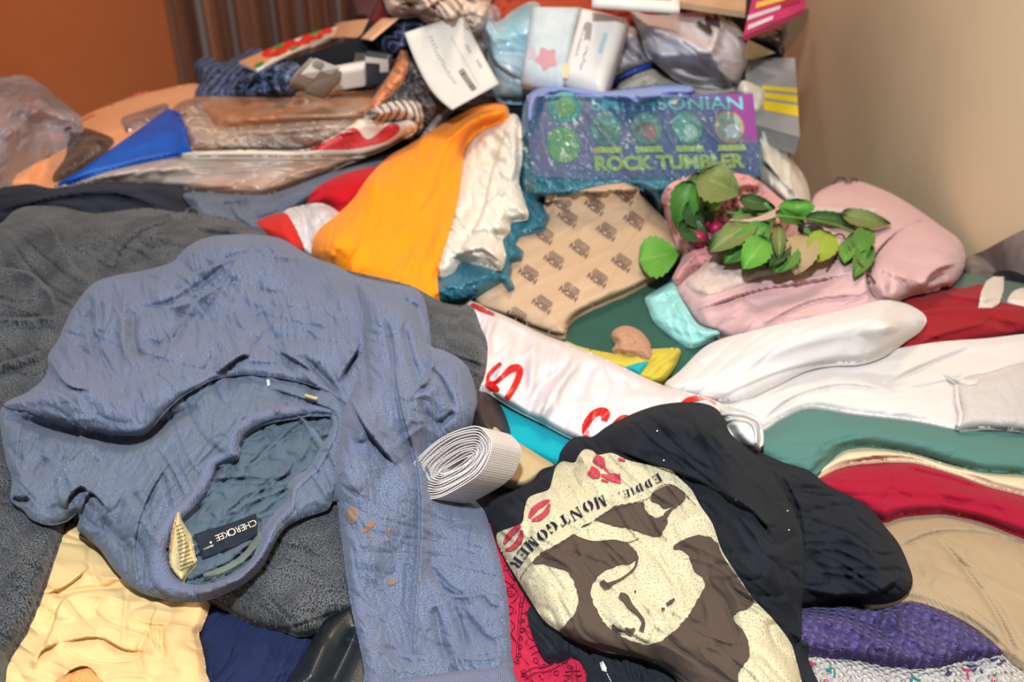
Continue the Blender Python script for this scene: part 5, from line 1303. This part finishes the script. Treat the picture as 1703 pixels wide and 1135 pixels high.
for pts, ws in (([(1030, 990), (1040, 995), (1048, 1008), (1062, 1022), (1070, 1035), (1066, 1050)], [10, 13, 10, 6, 6, 8]), ([(1000, 967), (1008, 975), (1018, 970), (1035, 962), (1055, 945), (1060, 925)], [10, 12, 5, 3, 3, 5]), ([(1040, 1045), (1048, 1050), (1056, 1046)], [4, 8, 4]), ([(1108, 1006), (1116, 1001), (1122, 996)], [4, 6, 2]), ([(1100, 1014), (1106, 1013)], [6, 4]), ([(1055, 985), (1058, 983)], [4, 3]), ([(1018, 1040), (1026, 1048), (1040, 1052)], [6, 6, 3])):
    decal('portrait_print', stroke(pts, ws), M_bp, tsd, .0036, 2., False, 'brown facial line')
# extra cream highlights inside the brown
decal('portrait_print', [(955, 888), (975, 876), (1000, 872), (1030, 880), (1062, 892), (1045, 902), (1020, 898), (985, 900)], M_cp, tsd, .0034, 2., label='cream highlight')
for pts, ws in (([(880, 862), (888, 848), (902, 838), (914, 832)], [5, 10, 9, 3]), ([(884, 866), (896, 862), (908, 852), (914, 838)], [4, 9, 9, 4]), ([(838, 905), (846, 892), (858, 880), (866, 874)], [4, 10, 9, 4]), ([(840, 915), (852, 912), (864, 898), (868, 882)], [4, 8, 10, 4]),
                ([(988, 762), (998, 768), (1004, 778)], [14, 17, 6]), ([(980, 782), (990, 788), (998, 792)], [16, 18, 6]), ([(1000, 790), (1018, 796), (1032, 796)], [4, 10, 18]), ([(1000, 772), (1014, 788), (1026, 792)], [5, 3, 8]), ([(1028, 764), (1040, 766)], [5, 4]), ([(1000, 798), (1012, 802)], [4, 3])):
    decal('lips_print', stroke(pts, ws), M_rp, tsd, .0026, 2., False, 'red kiss mark')
def slab_letter(ch):
    """heavy stencil serif letters as convex pieces in a unit box (x right, y up)"""
    def r(x0, y0, x1, y1): return [(x0, y0), (x1, y0), (x1, y1), (x0, y1)]
    def cres(s, x0=0., x1=1.):
        o = [(.5 - s * .5 * math.cos(t), .5 + .5 * math.sin(t)) for t in np.linspace(-1.25, 1.25, 12)]
        n_ = [(.5 - s * .20 * math.cos(t), .5 + .44 * math.sin(t)) for t in np.linspace(-1.25, 1.25, 12)]
        return [[o[k], o[k + 1], n_[k + 1], n_[k]] for k in range(11)]
    S = lambda x0, x1: [r(x0, 0, x1, .07), r(x0, .93, x1, 1)]
    if ch == 'I': return [r(.3, .0, .7, 1)] + S(.1, .9)
    if ch == 'E': return [r(.12, 0, .40, 1), r(.0, 0, .5, .07), r(.0, .93, .5, 1), r(.52, .0, .95, .08), r(.52, .92, .95, 1), [(.82, .0), (.95, .0), (.95, .3)], [(.82, 1), (.95, .72), (.95, 1)], r(.52, .46, .72, .54), r(.72, .36, .80, .64)]
    if ch == 'D': return [r(.1, 0, .36, 1), r(0, 0, .42, .07), r(0, .93, .42, 1)] + [[(.4 + (x - .5) * 1.1, y) for x, y in q_] for q_ in cres(-1)]
    if ch == 'O': return cres(1) + cres(-1)
    if ch == 'G': return cres(1) + [r(.62, .04, .92, .42), r(.55, .40, 1., .47), [(.60, .93), (.86, .80), (.9, 1)], r(.86, .66, .92, .98)]
    if ch == 'T': return [r(.36, 0, .64, .94), r(.24, 0, .76, .07), r(0, .90, .32, 1), r(.68, .90, 1, 1), r(0, .68, .07, 1), r(.93, .68, 1, 1)]
    if ch == 'N': return [r(.08, 0, .18, .86), r(0, 0, .28, .07), [(.02, 1), (.32, 1), (.86, .12), (.86, 0), (.70, 0)], r(.82, .14, .92, 1), r(.70, .93, 1, 1)]
    if ch == 'M': return [r(.06, 0, .15, .84), r(0, 0, .24, .07), [(.0, 1), (.28, 1), (.56, .18), (.46, .02)], [(.52, .04), (.58, .16), (.80, .84), (.74, .84)], r(.68, .0, .94, 1), r(.62, 0, 1, .07), r(.70, .93, 1, 1)]
    if ch == 'R': return [r(.1, 0, .38, 1), r(0, 0, .46, .07), r(0, .93, .46, 1), [(.5, .94), (.5, 1), (.74, .98), (.86, .86)], [(.62, .92), (.88, .84), (.90, .66), (.62, .60)], [(.5, .56), (.62, .60), (.88, .66), (.74, .50), (.5, .50)], [(.54, .48), (.76, .48), (1., .06), (1, 0), (.74, 0)]]
    return [[(.2, 0), (.6, .2), (.6, .36), (.3, .36)]]
g = []
TXT = [('E', 1093, 796, 14), ('D', 1078, 805, 13), ('D', 1063, 812, 13), ('I', 1052, 817, 12), ('E', 1042, 821, 12), (',', 1030, 823, 12), ('M', 998, 835, 19), ('O', 978, 842, 18), ('N', 958, 855, 19), ('T', 938, 865, 17), ('G', 918, 877, 18), ('O', 902, 890, 18), ('M', 884, 905, 19), ('E', 870, 920, 17), ('R', 859, 936, 17)]
for i, (ch, x, y, s) in enumerate(TXT):
    j0 = TXT[max(i - 1, 0)]; j1 = TXT[min(i + 1, len(TXT) - 1)]
    dd = np.array((j1[1] - j0[1], j1[2] - j0[2]), float); dd /= np.hypot(*dd); uu = np.array((dd[1], -dd[0]))
    w = s * (.98 if ch not in 'I,' else .5); hgt = s * 1.0
    for poly in slab_letter(ch):
        A = np.array([np.array((x, y)) + dd * (px - .5) * w + uu * (py - .5) * hgt for px, py in poly])
        n_ = len(A); Zz = bil(ZT, A[:, 0], A[:, 1]) + .0030
        g.append((at_np(A[:, 0], A[:, 1], Zz), np.array([(0, k, k + 1) for k in range(1, n_ - 1)])))
merge_geo('name_print', g, M_np, tsd, 'navy stencil lettering')

# ------------------------------------------------------------------ charcoal jacket
M_char = fabric('charcoal_heather_fleece', '101215', '6a6e73', mix=750, contrast=.065, bump=.2, bdist=.0012, sheen=.4, c3='303236', big=30)
jk = patch('charcoal_jacket', [(-90, 400), (-40, 385), (0, 372), (22, 352), (48, 343), (100, 344), (135, 352), (165, 355), (205, 350), (245, 346), (290, 352), (340, 356), (390, 366), (435, 386), (480, 413), (510, 428), (545, 442), (600, 455), (680, 474), (730, 500), (760, 508), (785, 510), (800, 545), (811, 575), (806, 622), (795, 648), (785, 700), (700, 860), (640, 960), (592, 1003), (548, 1024), (525, 1050), (498, 1057), (470, 1048), (430, 1040), (392, 1022), (345, 998), (300, 960), (210, 925), (150, 880), (113, 868), (96, 905), (70, 985), (42, 1050), (14, 1095), (6, 1130), (0, 1228), (-90, 1228)],
           M_char, t=.008, puff=.04, pw=70, edge=12, uvrot=20,
           folds=[('s', [(148, 468), (115, 432), (92, 388), (70, 356)], .006, 22), ('s', [(95, 526), (85, 490), (55, 458), (20, 448), (-40, 440)], .012, 26), ('s', [(95, 526), (40, 530), (-60, 528)], .014, 16), ('s', [(80, 580), (40, 594), (-60, 622)], .012, 18), ('v', [(80, 600), (40, 612), (-40, 640)], .004, 5),
                  ('r', [(185, 440), (195, 415), (225, 380), (275, 362), (310, 362)], .004, 8), ('v', [(180, 420), (205, 388), (245, 366), (290, 356)], .004, 4), ('v', [(195, 432), (215, 400), (250, 378), (285, 370)], .003, 4), ('s', [(320, 380), (400, 392), (460, 415)], .006, 10), ('v', [(760, 560), (745, 540), (775, 520)], .004, 6), ('s', [(750, 590), (785, 600), (805, 610)], .006, 10),
                  ('s', [(20, 880), (30, 930), (5, 960)], .006, 20), ('r', [(470, 905), (500, 890), (560, 930)], .003, 12), ('s', [(470, 1046), (520, 1030), (588, 1006)], .004, 8)],
           nz=(.003, 40, 30, 2.5, 111), label='charcoal heather fleece jacket spread beneath the blue shirt on the left', cat='jacket')
patch('seam', stroke([(183, 442), (190, 420), (208, 396), (238, 374), (285, 361)], [14, 16, 17, 16, 12]), fabric('charcoal_seam', '2a2c30', '777a7f', mix=800, contrast=.2, weave=1.3, wscale=2600, weave_dark=.3, bump=.6, bdist=.002), jk, t=.0006, puff=.0012, pw=9, edge=5, smooth_out=False, uvrot=-45, sup=2, label='raised ribbed seam')
tube('drawstring_loop', [Z(308, 364, .001), Z(311, 352, .006), Z(322, 348, .008), Z(332, 353, .006), Z(332, 362, .001)], .0022, M_char, jk, 'small cord loop')
decal('serged_edge', stroke([(113, 870), (96, 907), (70, 987), (42, 1052), (15, 1096)], [4] * 5), fabric('plum_overlock', '4a3038', '5c4048', bump=.6, weave=1, wscale=3500), jk, .0012, 2., False, 'plum overlock stitching')
decal('serged_edge', stroke([(348, 997), (392, 1020), (430, 1038), (470, 1046)], [5] * 4), fabric('plum_grey_overlock', '5b4a50', '7a6a70', bump=.6, weave=1, wscale=3500), jk, .0012, 2., False, 'plum overlock stitching')

# ------------------------------------------------------------------ blue heather shirt
M_bl = fabric('blue_heather_jersey', '4b556c', '7a869f', mix=700, stretch=1.7, contrast=.085, spec=.04, bump=.16, bdist=.0008, sheen=.35, c3='626a80', big=18)
M_bl2 = fabric('blue_heather_jersey_cast', '4a566b', '717f95', mix=700, stretch=1.7, contrast=.085, spec=.04, bump=.16, bdist=.0008, sheen=.35, c3='5f6879', big=18)  # same jersey, the lower panel's duller colour cast painted into the tones
M_bl3 = fabric('blue_heather_inside', '44525f', '637382', mix=800, spec=.04, stretch=2., contrast=.2, bump=.3, bdist=.0008, sheen=.3)
M_rib = fabric('blue_heather_rib', '56607a', '75819e', mix=900, weave=.9, wscale=4200, bump=.6, c3='6f6f82', big=14, weave_dark=.12)
bs = empty('blue_shirt', 420, 780, ztop(420, 800), 'faded blue heather long sleeved shirt crumpled on top of the charcoal jacket', 'shirt')
HOLE = [(552, 692), (520, 690), (492, 694), (462, 698), (436, 705), (416, 716), (400, 732), (398, 745), (397, 760), (384, 764), (366, 768), (356, 782), (350, 800), (338, 822), (322, 846), (303, 862), (288, 880), (277, 905), (276, 925), (284, 948), (300, 966), (330, 974), (366, 966), (398, 952), (420, 928), (432, 896), (436, 880), (458, 852), (474, 836), (478, 822), (478, 808), (492, 792), (512, 780), (524, 762), (534, 742), (549, 722), (555, 706)]
patch('inside_back', [(575, 670), (440, 690), (390, 720), (340, 780), (300, 850), (262, 900), (268, 950), (300, 985), (370, 985), (430, 950), (460, 890), (500, 840), (520, 800), (570, 740)], M_bl3, bs, t=.004, puff=.004, pw=20,
      folds=[('s', [(450, 800), (472, 792), (486, 775), (487, 760)], .007, 12), ('s', [(345, 800), (400, 795), (448, 797)], .006, 16), ('v', [(445, 800), (442, 815), (430, 822)], .006, 5), ('s', [(478, 806), (462, 802), (448, 800)], .005, 9), ('v', [(470, 760), (480, 730), (492, 705)], .004, 7), ('v', [(435, 770), (445, 730)], .003, 8), ('v', [(330, 900), (400, 860), (450, 820)], .003, 14), ('s', [(300, 970), (380, 935), (430, 890)], .004, 16)],
      nz=(.006, 26, -35, 2.6, 120), label='darker inside of the shirt seen through the neck')
lo = patch('front_panel', [(0, 700), (2, 680), (20, 672), (80, 655), (200, 640), (330, 600), (450, 600), (560, 640), (620, 690), (620, 800), (585, 830), (556, 832), (548, 845), (530, 852), (500, 862), (472, 880), (452, 912), (440, 935), (420, 958), (398, 974), (362, 992), (325, 1001), (290, 999), (262, 994), (240, 988), (214, 974), (196, 955), (182, 938), (165, 914), (140, 892), (128, 880), (132, 862), (126, 852), (108, 866), (80, 872), (52, 864), (38, 848), (18, 832), (20, 800), (12, 775), (5, 740)],
           M_bl2, bs, t=.012, puff=.009, pw=40, holes=[HOLE], drop=.002, edge=10, el=.75, g=1.9,
           folds=[('s', [(135, 700), (128, 740), (105, 775), (90, 800)], 0.0101, 18), ('v', [(60, 740), (95, 705)], 0.0072, 6), ('s', [(35, 790), (30, 750), (40, 700)], 0.0072, 14), ('v', [(60, 800), (75, 760)], 0.0058, 8), ('s', [(110, 845), (116, 825), (135, 810), (150, 822)], 0.0116, 14), ('v', [(20, 830), (35, 834), (52, 832)], 0.0116, 5), ('s', [(132, 860), (150, 820), (180, 850)], 0.0087, 14),
                  ('v', [(165, 860), (200, 900), (230, 925)], 0.0058, 8), ('s', [(235, 990), (225, 900), (250, 820), (290, 760)], 0.0072, 24), ('r', [(250, 830), (300, 770), (380, 700), (430, 660)], 0.0087, 22), ('s', [(445, 645), (500, 662), (560, 685)], 0.0058, 10), ('v', [(10, 694), (60, 706), (130, 722), (200, 734), (245, 724), (280, 700), (330, 676)], 0.0240, 10),
                  ('r', [(320, 985), (390, 962), (440, 915), (480, 850)], 0.0072, 10), ('v', [(150, 905), (190, 870), (200, 830)], 0.0043, 9), ('s', [(552, 835), (560, 800), (590, 770)], 0.0058, 10), ('v', [(530, 780), (545, 810), (553, 835)], 0.0043, 5)],
           nz=(.0045, 60, 60, 2.6, 121), nz2=(.0022, 26, -55, 3.2, 122), label='front of the shirt around the neck')
# neckband: a raised rolled rib along the neck opening
def band(pts, ws, name, mat, t, puff, lab, parent=bs, nz=(.0008, 9, 0, 2, 7)):
    return patch(name, stroke(pts, ws), mat, parent, t=t, puff=puff, pw=12, edge=5, el=.3, smooth_out=False, sup=2, nz=nz, g=1.9, label=lab, drop=.0015)
band([(551, 686), (520, 681), (488, 684), (455, 688), (425, 699), (402, 716), (391, 738), (388, 755), (372, 762), (354, 770), (344, 792), (332, 818), (312, 842), (294, 858), (278, 880), (264, 908), (262, 938), (272, 966), (296, 984), (330, 988)], [7, 16, 22, 26, 24, 22, 20, 20, 17, 20, 24, 25, 26, 28, 30, 32, 34, 36, 32, 22], 'neckband', M_rib, .0022, .0022, 'ribbed neckband, left side')
band([(551, 690), (556, 704), (556, 722), (547, 740), (536, 762), (522, 782), (504, 798), (490, 812), (486, 830), (482, 848), (462, 866), (446, 888), (440, 915), (422, 942), (396, 964), (362, 980), (330, 986)], [7, 9, 9, 9, 10, 10, 11, 11, 10, 13, 14, 15, 17, 20, 22, 22, 18], 'neckband', M_rib, .0022, .0022, 'ribbed neckband, right side')
band([(556, 692), (556, 716), (540, 745), (520, 720), (505, 700), (494, 694)], [6, 12, 14, 12, 8, 5], 'neckband', M_bl2, .001, .003, 'folded corner of the neckband')
patch('lining_tape', stroke([(338, 958), (370, 948), (402, 930), (424, 905), (432, 885)], [8, 11, 12, 12, 7]), fabric('olive_neck_tape', '66706a', '747e76', mix=900, weave=.5, wscale=3000), bs, t=.001, puff=.001, pw=5, edge=2, sup=2, smooth_out=False, g=1.9, label='olive grey neck tape')
lb = patch('brand_label', [(323, 889), (350, 881), (390, 868), (426, 854), (428, 870), (428, 889), (395, 907), (360, 921), (336, 931), (330, 912)], fabric('black_satin_label', '1b2430', '232d3a', mix=1500, bump=.15, rough=.6), bs, t=.0015, puff=.001, pw=6, edge=2, el=.7, sup=3, smooth_out=False, g=1.9, label='black woven brand label')
M_thr = plain('label_thread', 'd8cfc0', .6)
g = []
xs = np.array([0, .155, .30, .44, .585, .72, .845, .96]); W8 = 'CHEROKEE'
p0 = np.array([424.0, 866.0]); p1 = np.array([358, 893.0])
for i, ch in enumerate(W8):
    s = [.04, .19, .31, .43, .585, .73, .84, .94][i]
    c = p0 + (p1 - p0) * s + np.array([0, 4.0])
    g.append(text_px('c', ch, None, None, (c[0], c[1]), (-.925, .38), 15 if ch != 'O' else 17, .0010, .0, width=[11, 8, 6.5, 7.5, 14, 9, 6.5, 6.5][i], center=True))
g.append(text_px('c', '.', None, None, (352, 901), (-.925, .38), 22, .0010, .03, center=False))
g.append(text_px('c', 'BRAND', None, None, (354, 906), (-.925, .38), 4.6, .0010, .01, width=18))
merge_geo('lettering', g, M_thr, lb, 'cream woven lettering')
ca = patch('care_label', [(296, 852), (299, 856), (303, 866), (311, 880), (319, 893), (322, 906), (324, 920), (328, 935), (321, 943), (313, 951), (308, 959), (303, 966), (295, 960), (287, 950), (282, 938), (281, 920), (284, 895), (289, 868)], fabric('cream_satin_label', 'c9b67e', 'dccb98', mix=200, bump=.1, rough=.35, spec=.5), bs, t=.004, puff=.007, pw=20, edge=3, el=.6, sup=4, g=1.9, drop=.004,
           folds=[('r', [(300, 870), (306, 905), (300, 950)], 0.0043, 6)], label='cream satin care label')
R = random.Random(2)
rc = []
for i in range(12):
    c0 = np.array([293 + .5 * i + (0 if i < 7 else 1.5), 876 + 6.6 * i]); 
    x = 0
    while x < (9 + min(i, 9) * 1.4):
        l = R.uniform(1.2, 3.2)
        rc.append(line_geo([(c0[0] + x * .9, c0[1] - x * .35), (c0[0] + (x + l) * .9, c0[1] - (x + l) * .35)], 1.7, .0009)); x += l + 1
merge_geo('small_print', rc, plain('care_ink', '5e5238', .7), ca, 'brown care instructions')
decal('fold_edge', stroke([(296, 853), (290, 872), (286, 895), (283, 920)], [2, 4, 5, 4]), fabric('peach_label_edge', 'd9a070', 'e0ac80'), ca, .0008, 2., False, 'peach folded edge')

up = patch('back_panel', [(155, 472), (195, 458), (240, 450), (285, 436), (310, 412), (345, 395), (390, 390), (430, 391), (470, 398), (515, 425), (560, 442), (590, 458), (640, 470), (688, 479), (706, 500), (714, 540), (718, 580), (730, 640), (700, 700), (600, 740), (580, 700), (560, 660), (520, 640), (480, 630), (440, 624), (400, 622), (355, 630), (325, 645), (300, 660), (276, 682), (262, 698), (250, 712), (235, 722), (205, 723), (160, 716), (110, 703), (70, 693), (40, 682), (20, 680), (6, 674), (20, 664), (50, 650), (78, 622), (80, 592), (96, 566), (110, 535), (124, 508)],
      M_bl, bs, t=.010, puff=.019, pw=60, edge=10, el=.6, g=1.9, drop=.002,
      folds=[('s', [(515, 430), (460, 424), (430, 422), (385, 430), (340, 448), (300, 466)], 0.0130, 20), ('s', [(395, 428), (385, 445), (360, 475), (325, 500), (305, 540)], 0.0101, 18), ('v', [(385, 430), (340, 470), (280, 505), (225, 515)], 0.0058, 6), ('s', [(370, 470), (320, 500), (265, 512)], 0.0087, 12),
             ('v', [(150, 490), (152, 540), (165, 600)], 0.0087, 7), ('v', [(165, 490), (168, 545), (158, 590)], 0.0058, 5), ('r', [(215, 475), (205, 520), (205, 570), (225, 610)], 0.0072, 8), ('v', [(225, 520), (220, 560), (235, 600)], 0.0072, 6), ('s', [(195, 515), (170, 560), (165, 600)], 0.0058, 10),
             ('s', [(80, 598), (110, 640), (150, 650)], 0.0087, 16), ('s', [(130, 680), (100, 655), (55, 648)], 0.0101, 14), ('v', [(155, 520), (130, 560), (140, 620), (155, 640)], 0.0087, 12), ('r', [(110, 560), (150, 645), (110, 655)], 0.0058, 12),
             ('s', [(285, 560), (275, 595), (260, 625)], 0.0072, 14), ('v', [(285, 580), (300, 545), (308, 520)], 0.0072, 6), ('v', [(240, 565), (265, 575), (290, 560)], 0.0072, 7), ('v', [(320, 640), (350, 605), (365, 570)], 0.0058, 8), ('s', [(360, 622), (400, 593), (415, 595)], 0.0145, 16), ('v', [(400, 606), (450, 608), (500, 605)], 0.0058, 5),
             ('s', [(280, 690), (320, 650), (370, 625)], 0.0087, 20), ('s', [(325, 500), (280, 560), (250, 600)], 0.0058, 20), ('v', [(410, 560), (450, 590), (490, 600)], 0.0072, 9), ('s', [(465, 585), (500, 605), (520, 620)], 0.0087, 16), ('v', [(430, 520), (450, 560), (480, 590)], 0.0058, 10),
             ('v', [(495, 590), (530, 620), (565, 660)], 0.0116, 7), ('s', [(575, 680), (540, 652), (500, 610)], 0.0101, 14), ('v', [(520, 645), (555, 665), (575, 678)], 0.0145, 4), ('v', [(540, 665), (560, 675), (572, 680)], 0.0116, 3), ('s', [(565, 640), (585, 600), (600, 570)], 0.0116, 14), ('v', [(563, 640), (580, 610), (602, 582)], 0.0101, 4),
             ('v', [(470, 470), (520, 480), (560, 520)], 0.0043, 14), ('r', [(350, 420), (430, 408), (510, 430)], 0.0058, 12), ('v', [(640, 500), (670, 520), (690, 560)], 0.0072, 8), ('v', [(660, 490), (690, 510), (705, 560)], 0.0058, 6)],
      nz=(.004, 70, 25, 2.4, 123), nz2=(.0026, 27, 75, 3, 124), label='rumpled upper back of the shirt')

sl = patch('sleeve', [(596, 470), (618, 480), (650, 495), (680, 510), (700, 540), (712, 572), (735, 582), (762, 595), (780, 615), (790, 645), (791, 670), (786, 700), (770, 740), (760, 790), (790, 832), (805, 850), (818, 885), (828, 920), (838, 960), (846, 1010), (850, 1070), (856, 1140), (858, 1228), (615, 1228), (606, 1120), (598, 1075), (590, 1040), (582, 1000), (572, 930), (566, 880), (560, 830), (556, 790), (560, 755), (566, 710), (572, 680), (590, 640), (604, 590), (602, 540), (600, 500)],
      M_bl, bs, t=.006, puff=.018, pw=45, edge=10, el=.5, g=1.9, drop=.002, uvrot=5,
      folds=[('s', [(583, 665), (600, 700), (625, 735), (650, 765), (658, 775)], 0.0116, 18), ('v', [(605, 500), (604, 560), (610, 640), (612, 670)], 0.0072, 5), ('s', [(652, 560), (660, 640), (672, 700), (690, 760), (700, 830), (698, 900)], 0.0087, 22), ('v', [(640, 530), (652, 580), (660, 620)], 0.0058, 5), ('v', [(670, 540), (682, 590), (700, 640)], 0.0072, 6),
             ('s', [(700, 830), (698, 920), (690, 1000), (686, 1090)], 0.0145, 26), ('s', [(712, 570), (715, 610), (690, 650)], 0.0087, 14), ('v', [(715, 615), (735, 640), (752, 680)], 0.0072, 6), ('s', [(752, 680), (735, 640), (715, 612)], 0.0072, 16), ('v', [(755, 685), (740, 700), (725, 705)], 0.0087, 5), ('v', [(700, 660), (710, 690), (735, 720)], 0.0058, 7), ('v', [(695, 650), (715, 640), (722, 610)], 0.0058, 5),
             ('s', [(700, 760), (720, 800), (770, 830)], 0.0087, 14), ('v', [(705, 850), (740, 870), (785, 872)], 0.0043, 6), ('s', [(785, 870), (778, 910)], 0.0058, 12), ('v', [(710, 930), (745, 990), (780, 1000)], 0.0072, 9), ('s', [(800, 985), (770, 992), (738, 985), (720, 960)], 0.0101, 12), ('v', [(800, 990), (815, 1010), (835, 1015)], 0.0058, 5), ('v', [(748, 1000), (765, 1040), (775, 1080)], 0.0058, 7), ('v', [(722, 1010), (735, 1070), (750, 1110)], 0.0072, 8),
             ('v', [(770, 1020), (800, 1060), (825, 1075)], 0.0058, 8), ('v', [(640, 1075), (665, 1095), (690, 1110)], 0.0043, 8), ('s', [(835, 1090), (790, 1095), (750, 1090)], 0.0043, 10), ('v', [(750, 1105), (752, 1150)], 0.0058, 3), ('v', [(628, 780), (640, 860)], 0.0043, 14), ('v', [(690, 720), (730, 770), (790, 830), (830, 860)], 0.0180, 34)],
      nz=(.002, 60, 20, 3, 125), nz2=(.0018, 26, 70, 2.6, 126), label='long sleeve hanging down the front')
patch('cuff', [(610, 1126), (650, 1130), (700, 1124), (752, 1118), (800, 1113), (854, 1118), (858, 1228), (616, 1228)], M_rib, bs, t=.002, puff=.004, pw=10, edge=4, label='ribbed cuff', g=1.9)
M_st = [fabric('brown_stain', '8a7360', '7d6a5c', bump=.2), fabric('rust_stain', 'a5714a', '8a5a3c', bump=.2)]
for pts, k in (([(576, 850), (584, 843), (594, 846), (596, 856), (592, 868), (584, 872), (577, 866)], 0), ([(603, 884), (609, 875), (620, 868), (624, 869), (618, 878), (607, 886)], 1), ([(645, 880), (649, 882), (648, 892), (644, 892)], 0), ([(610, 892), (615, 891), (614, 895)], 1), ([(694, 958), (700, 955), (699, 966), (694, 970)], 0), ([(645, 968), (655, 963), (660, 968), (650, 974)], 0)):
    decal('stain', pts, M_st[k], sl, .0007, 2., True, ['brown stain', 'rust stain'][k])
decal('lint', [(443, 631), (448, 632), (449, 640), (445, 643)], M_white, bs, .0016, 1.5, False, 'white fluff')
tube('toggle', [Z(507, 658, .006), Z(517, 661, .007), Z(528, 664, .006)], .0016, plain('tan_toggle', 'b09a72', .4), bs, 'small tan swing-tag barb')

# ------------------------------------------------------------------ rolled bandage
M_band = fabric('bandage_weave', 'e2d8d3', 'f0e9e5', mix=1300, weave=1., wscale=2700, cross=1., bump=.4, bdist=.0015, weave_dark=.3)
M_bend = fabric('bandage_edges', 'ddd3ce', 'ebe4e0', mix=900, bump=.4, bdist=.0015, weave=.7, wscale=3800, weave_dark=.1)
zr = ztop(760, 790)
Cc = np.array(at(752, 770, zr + .062))
def nrm(v): return v / np.linalg.norm(v)
Ax = nrm(RIGHT * .52 + FWD * .80 - UPV * .20)
E1 = RIGHT * .93 + UPV * .36; E1 = nrm(E1 - Ax * np.dot(E1, Ax)); E2 = nrm(np.cross(Ax, E1))
rb = empty('bandage_roll', 756, 800, zr, 'rolled beige grey elastic bandage lying on the blue sleeve', 'bandage')
turns = 12.; nt_ = 560; a0, b0 = .0435, .0235; WID = .044
P = []; Q = []
for i in range(nt_ + 1):
    th = 2 * math.pi * turns * i / nt_; f = i / nt_
    k = .05 + .95 * f
    a = (a0 - b0) * (.70 + .30 * f) + b0 * k; bb = b0 * k
    wob = 1 + .015 * math.sin(7 * th + 3 * f)
    c, s = math.cos(th + 2.2), math.sin(th + 2.2)
    ex = abs(c) ** .85 * (1 if c > 0 else -1); ey = abs(s) ** .95 * (1 if s > 0 else -1)
    rad = E1 * a * ex * wob + E2 * bb * ey * wob
    nr = nrm(E1 * ex / a + E2 * ey / bb)
    sh = -.004 * f + .0012 * math.sin(th * 2.3)
    for (w, o_) in ((0, .0), (0, .0011), (1, .0011), (1, .0)):
        P.append(Cc + rad + nr * (o_ * .8 - .0009) + Ax * (sh + w * WID + .007 * (1 - f)))
for i in range(nt_):
    for j in range(4):
        a = i * 4 + j; b = i * 4 + (j + 1) % 4
        Q.append((a, b, b + 4, a + 4))
Q.append((0, 3, 2, 1)); n = nt_ * 4; Q.append((n, n + 1, n + 2, n + 3))
P = np.array(P)
uv = []
for i in range(nt_ + 1):
    f = i / nt_; L_ = f * f * 1.3
    for w in (0, .0011, WID, WID + .0011): uv.append((L_, w))
bo = new_mesh_object('wound_strip', P, Q, M_band, rb, np.array(uv), True)
bo.data.materials.append(M_bend)
mi = np.zeros(len(Q), np.int32); mi[np.arange(nt_) * 4] = 1
bo.data.polygons.foreach_set('material_index', mi)
for e in bo.data.polygons: e.use_smooth = False
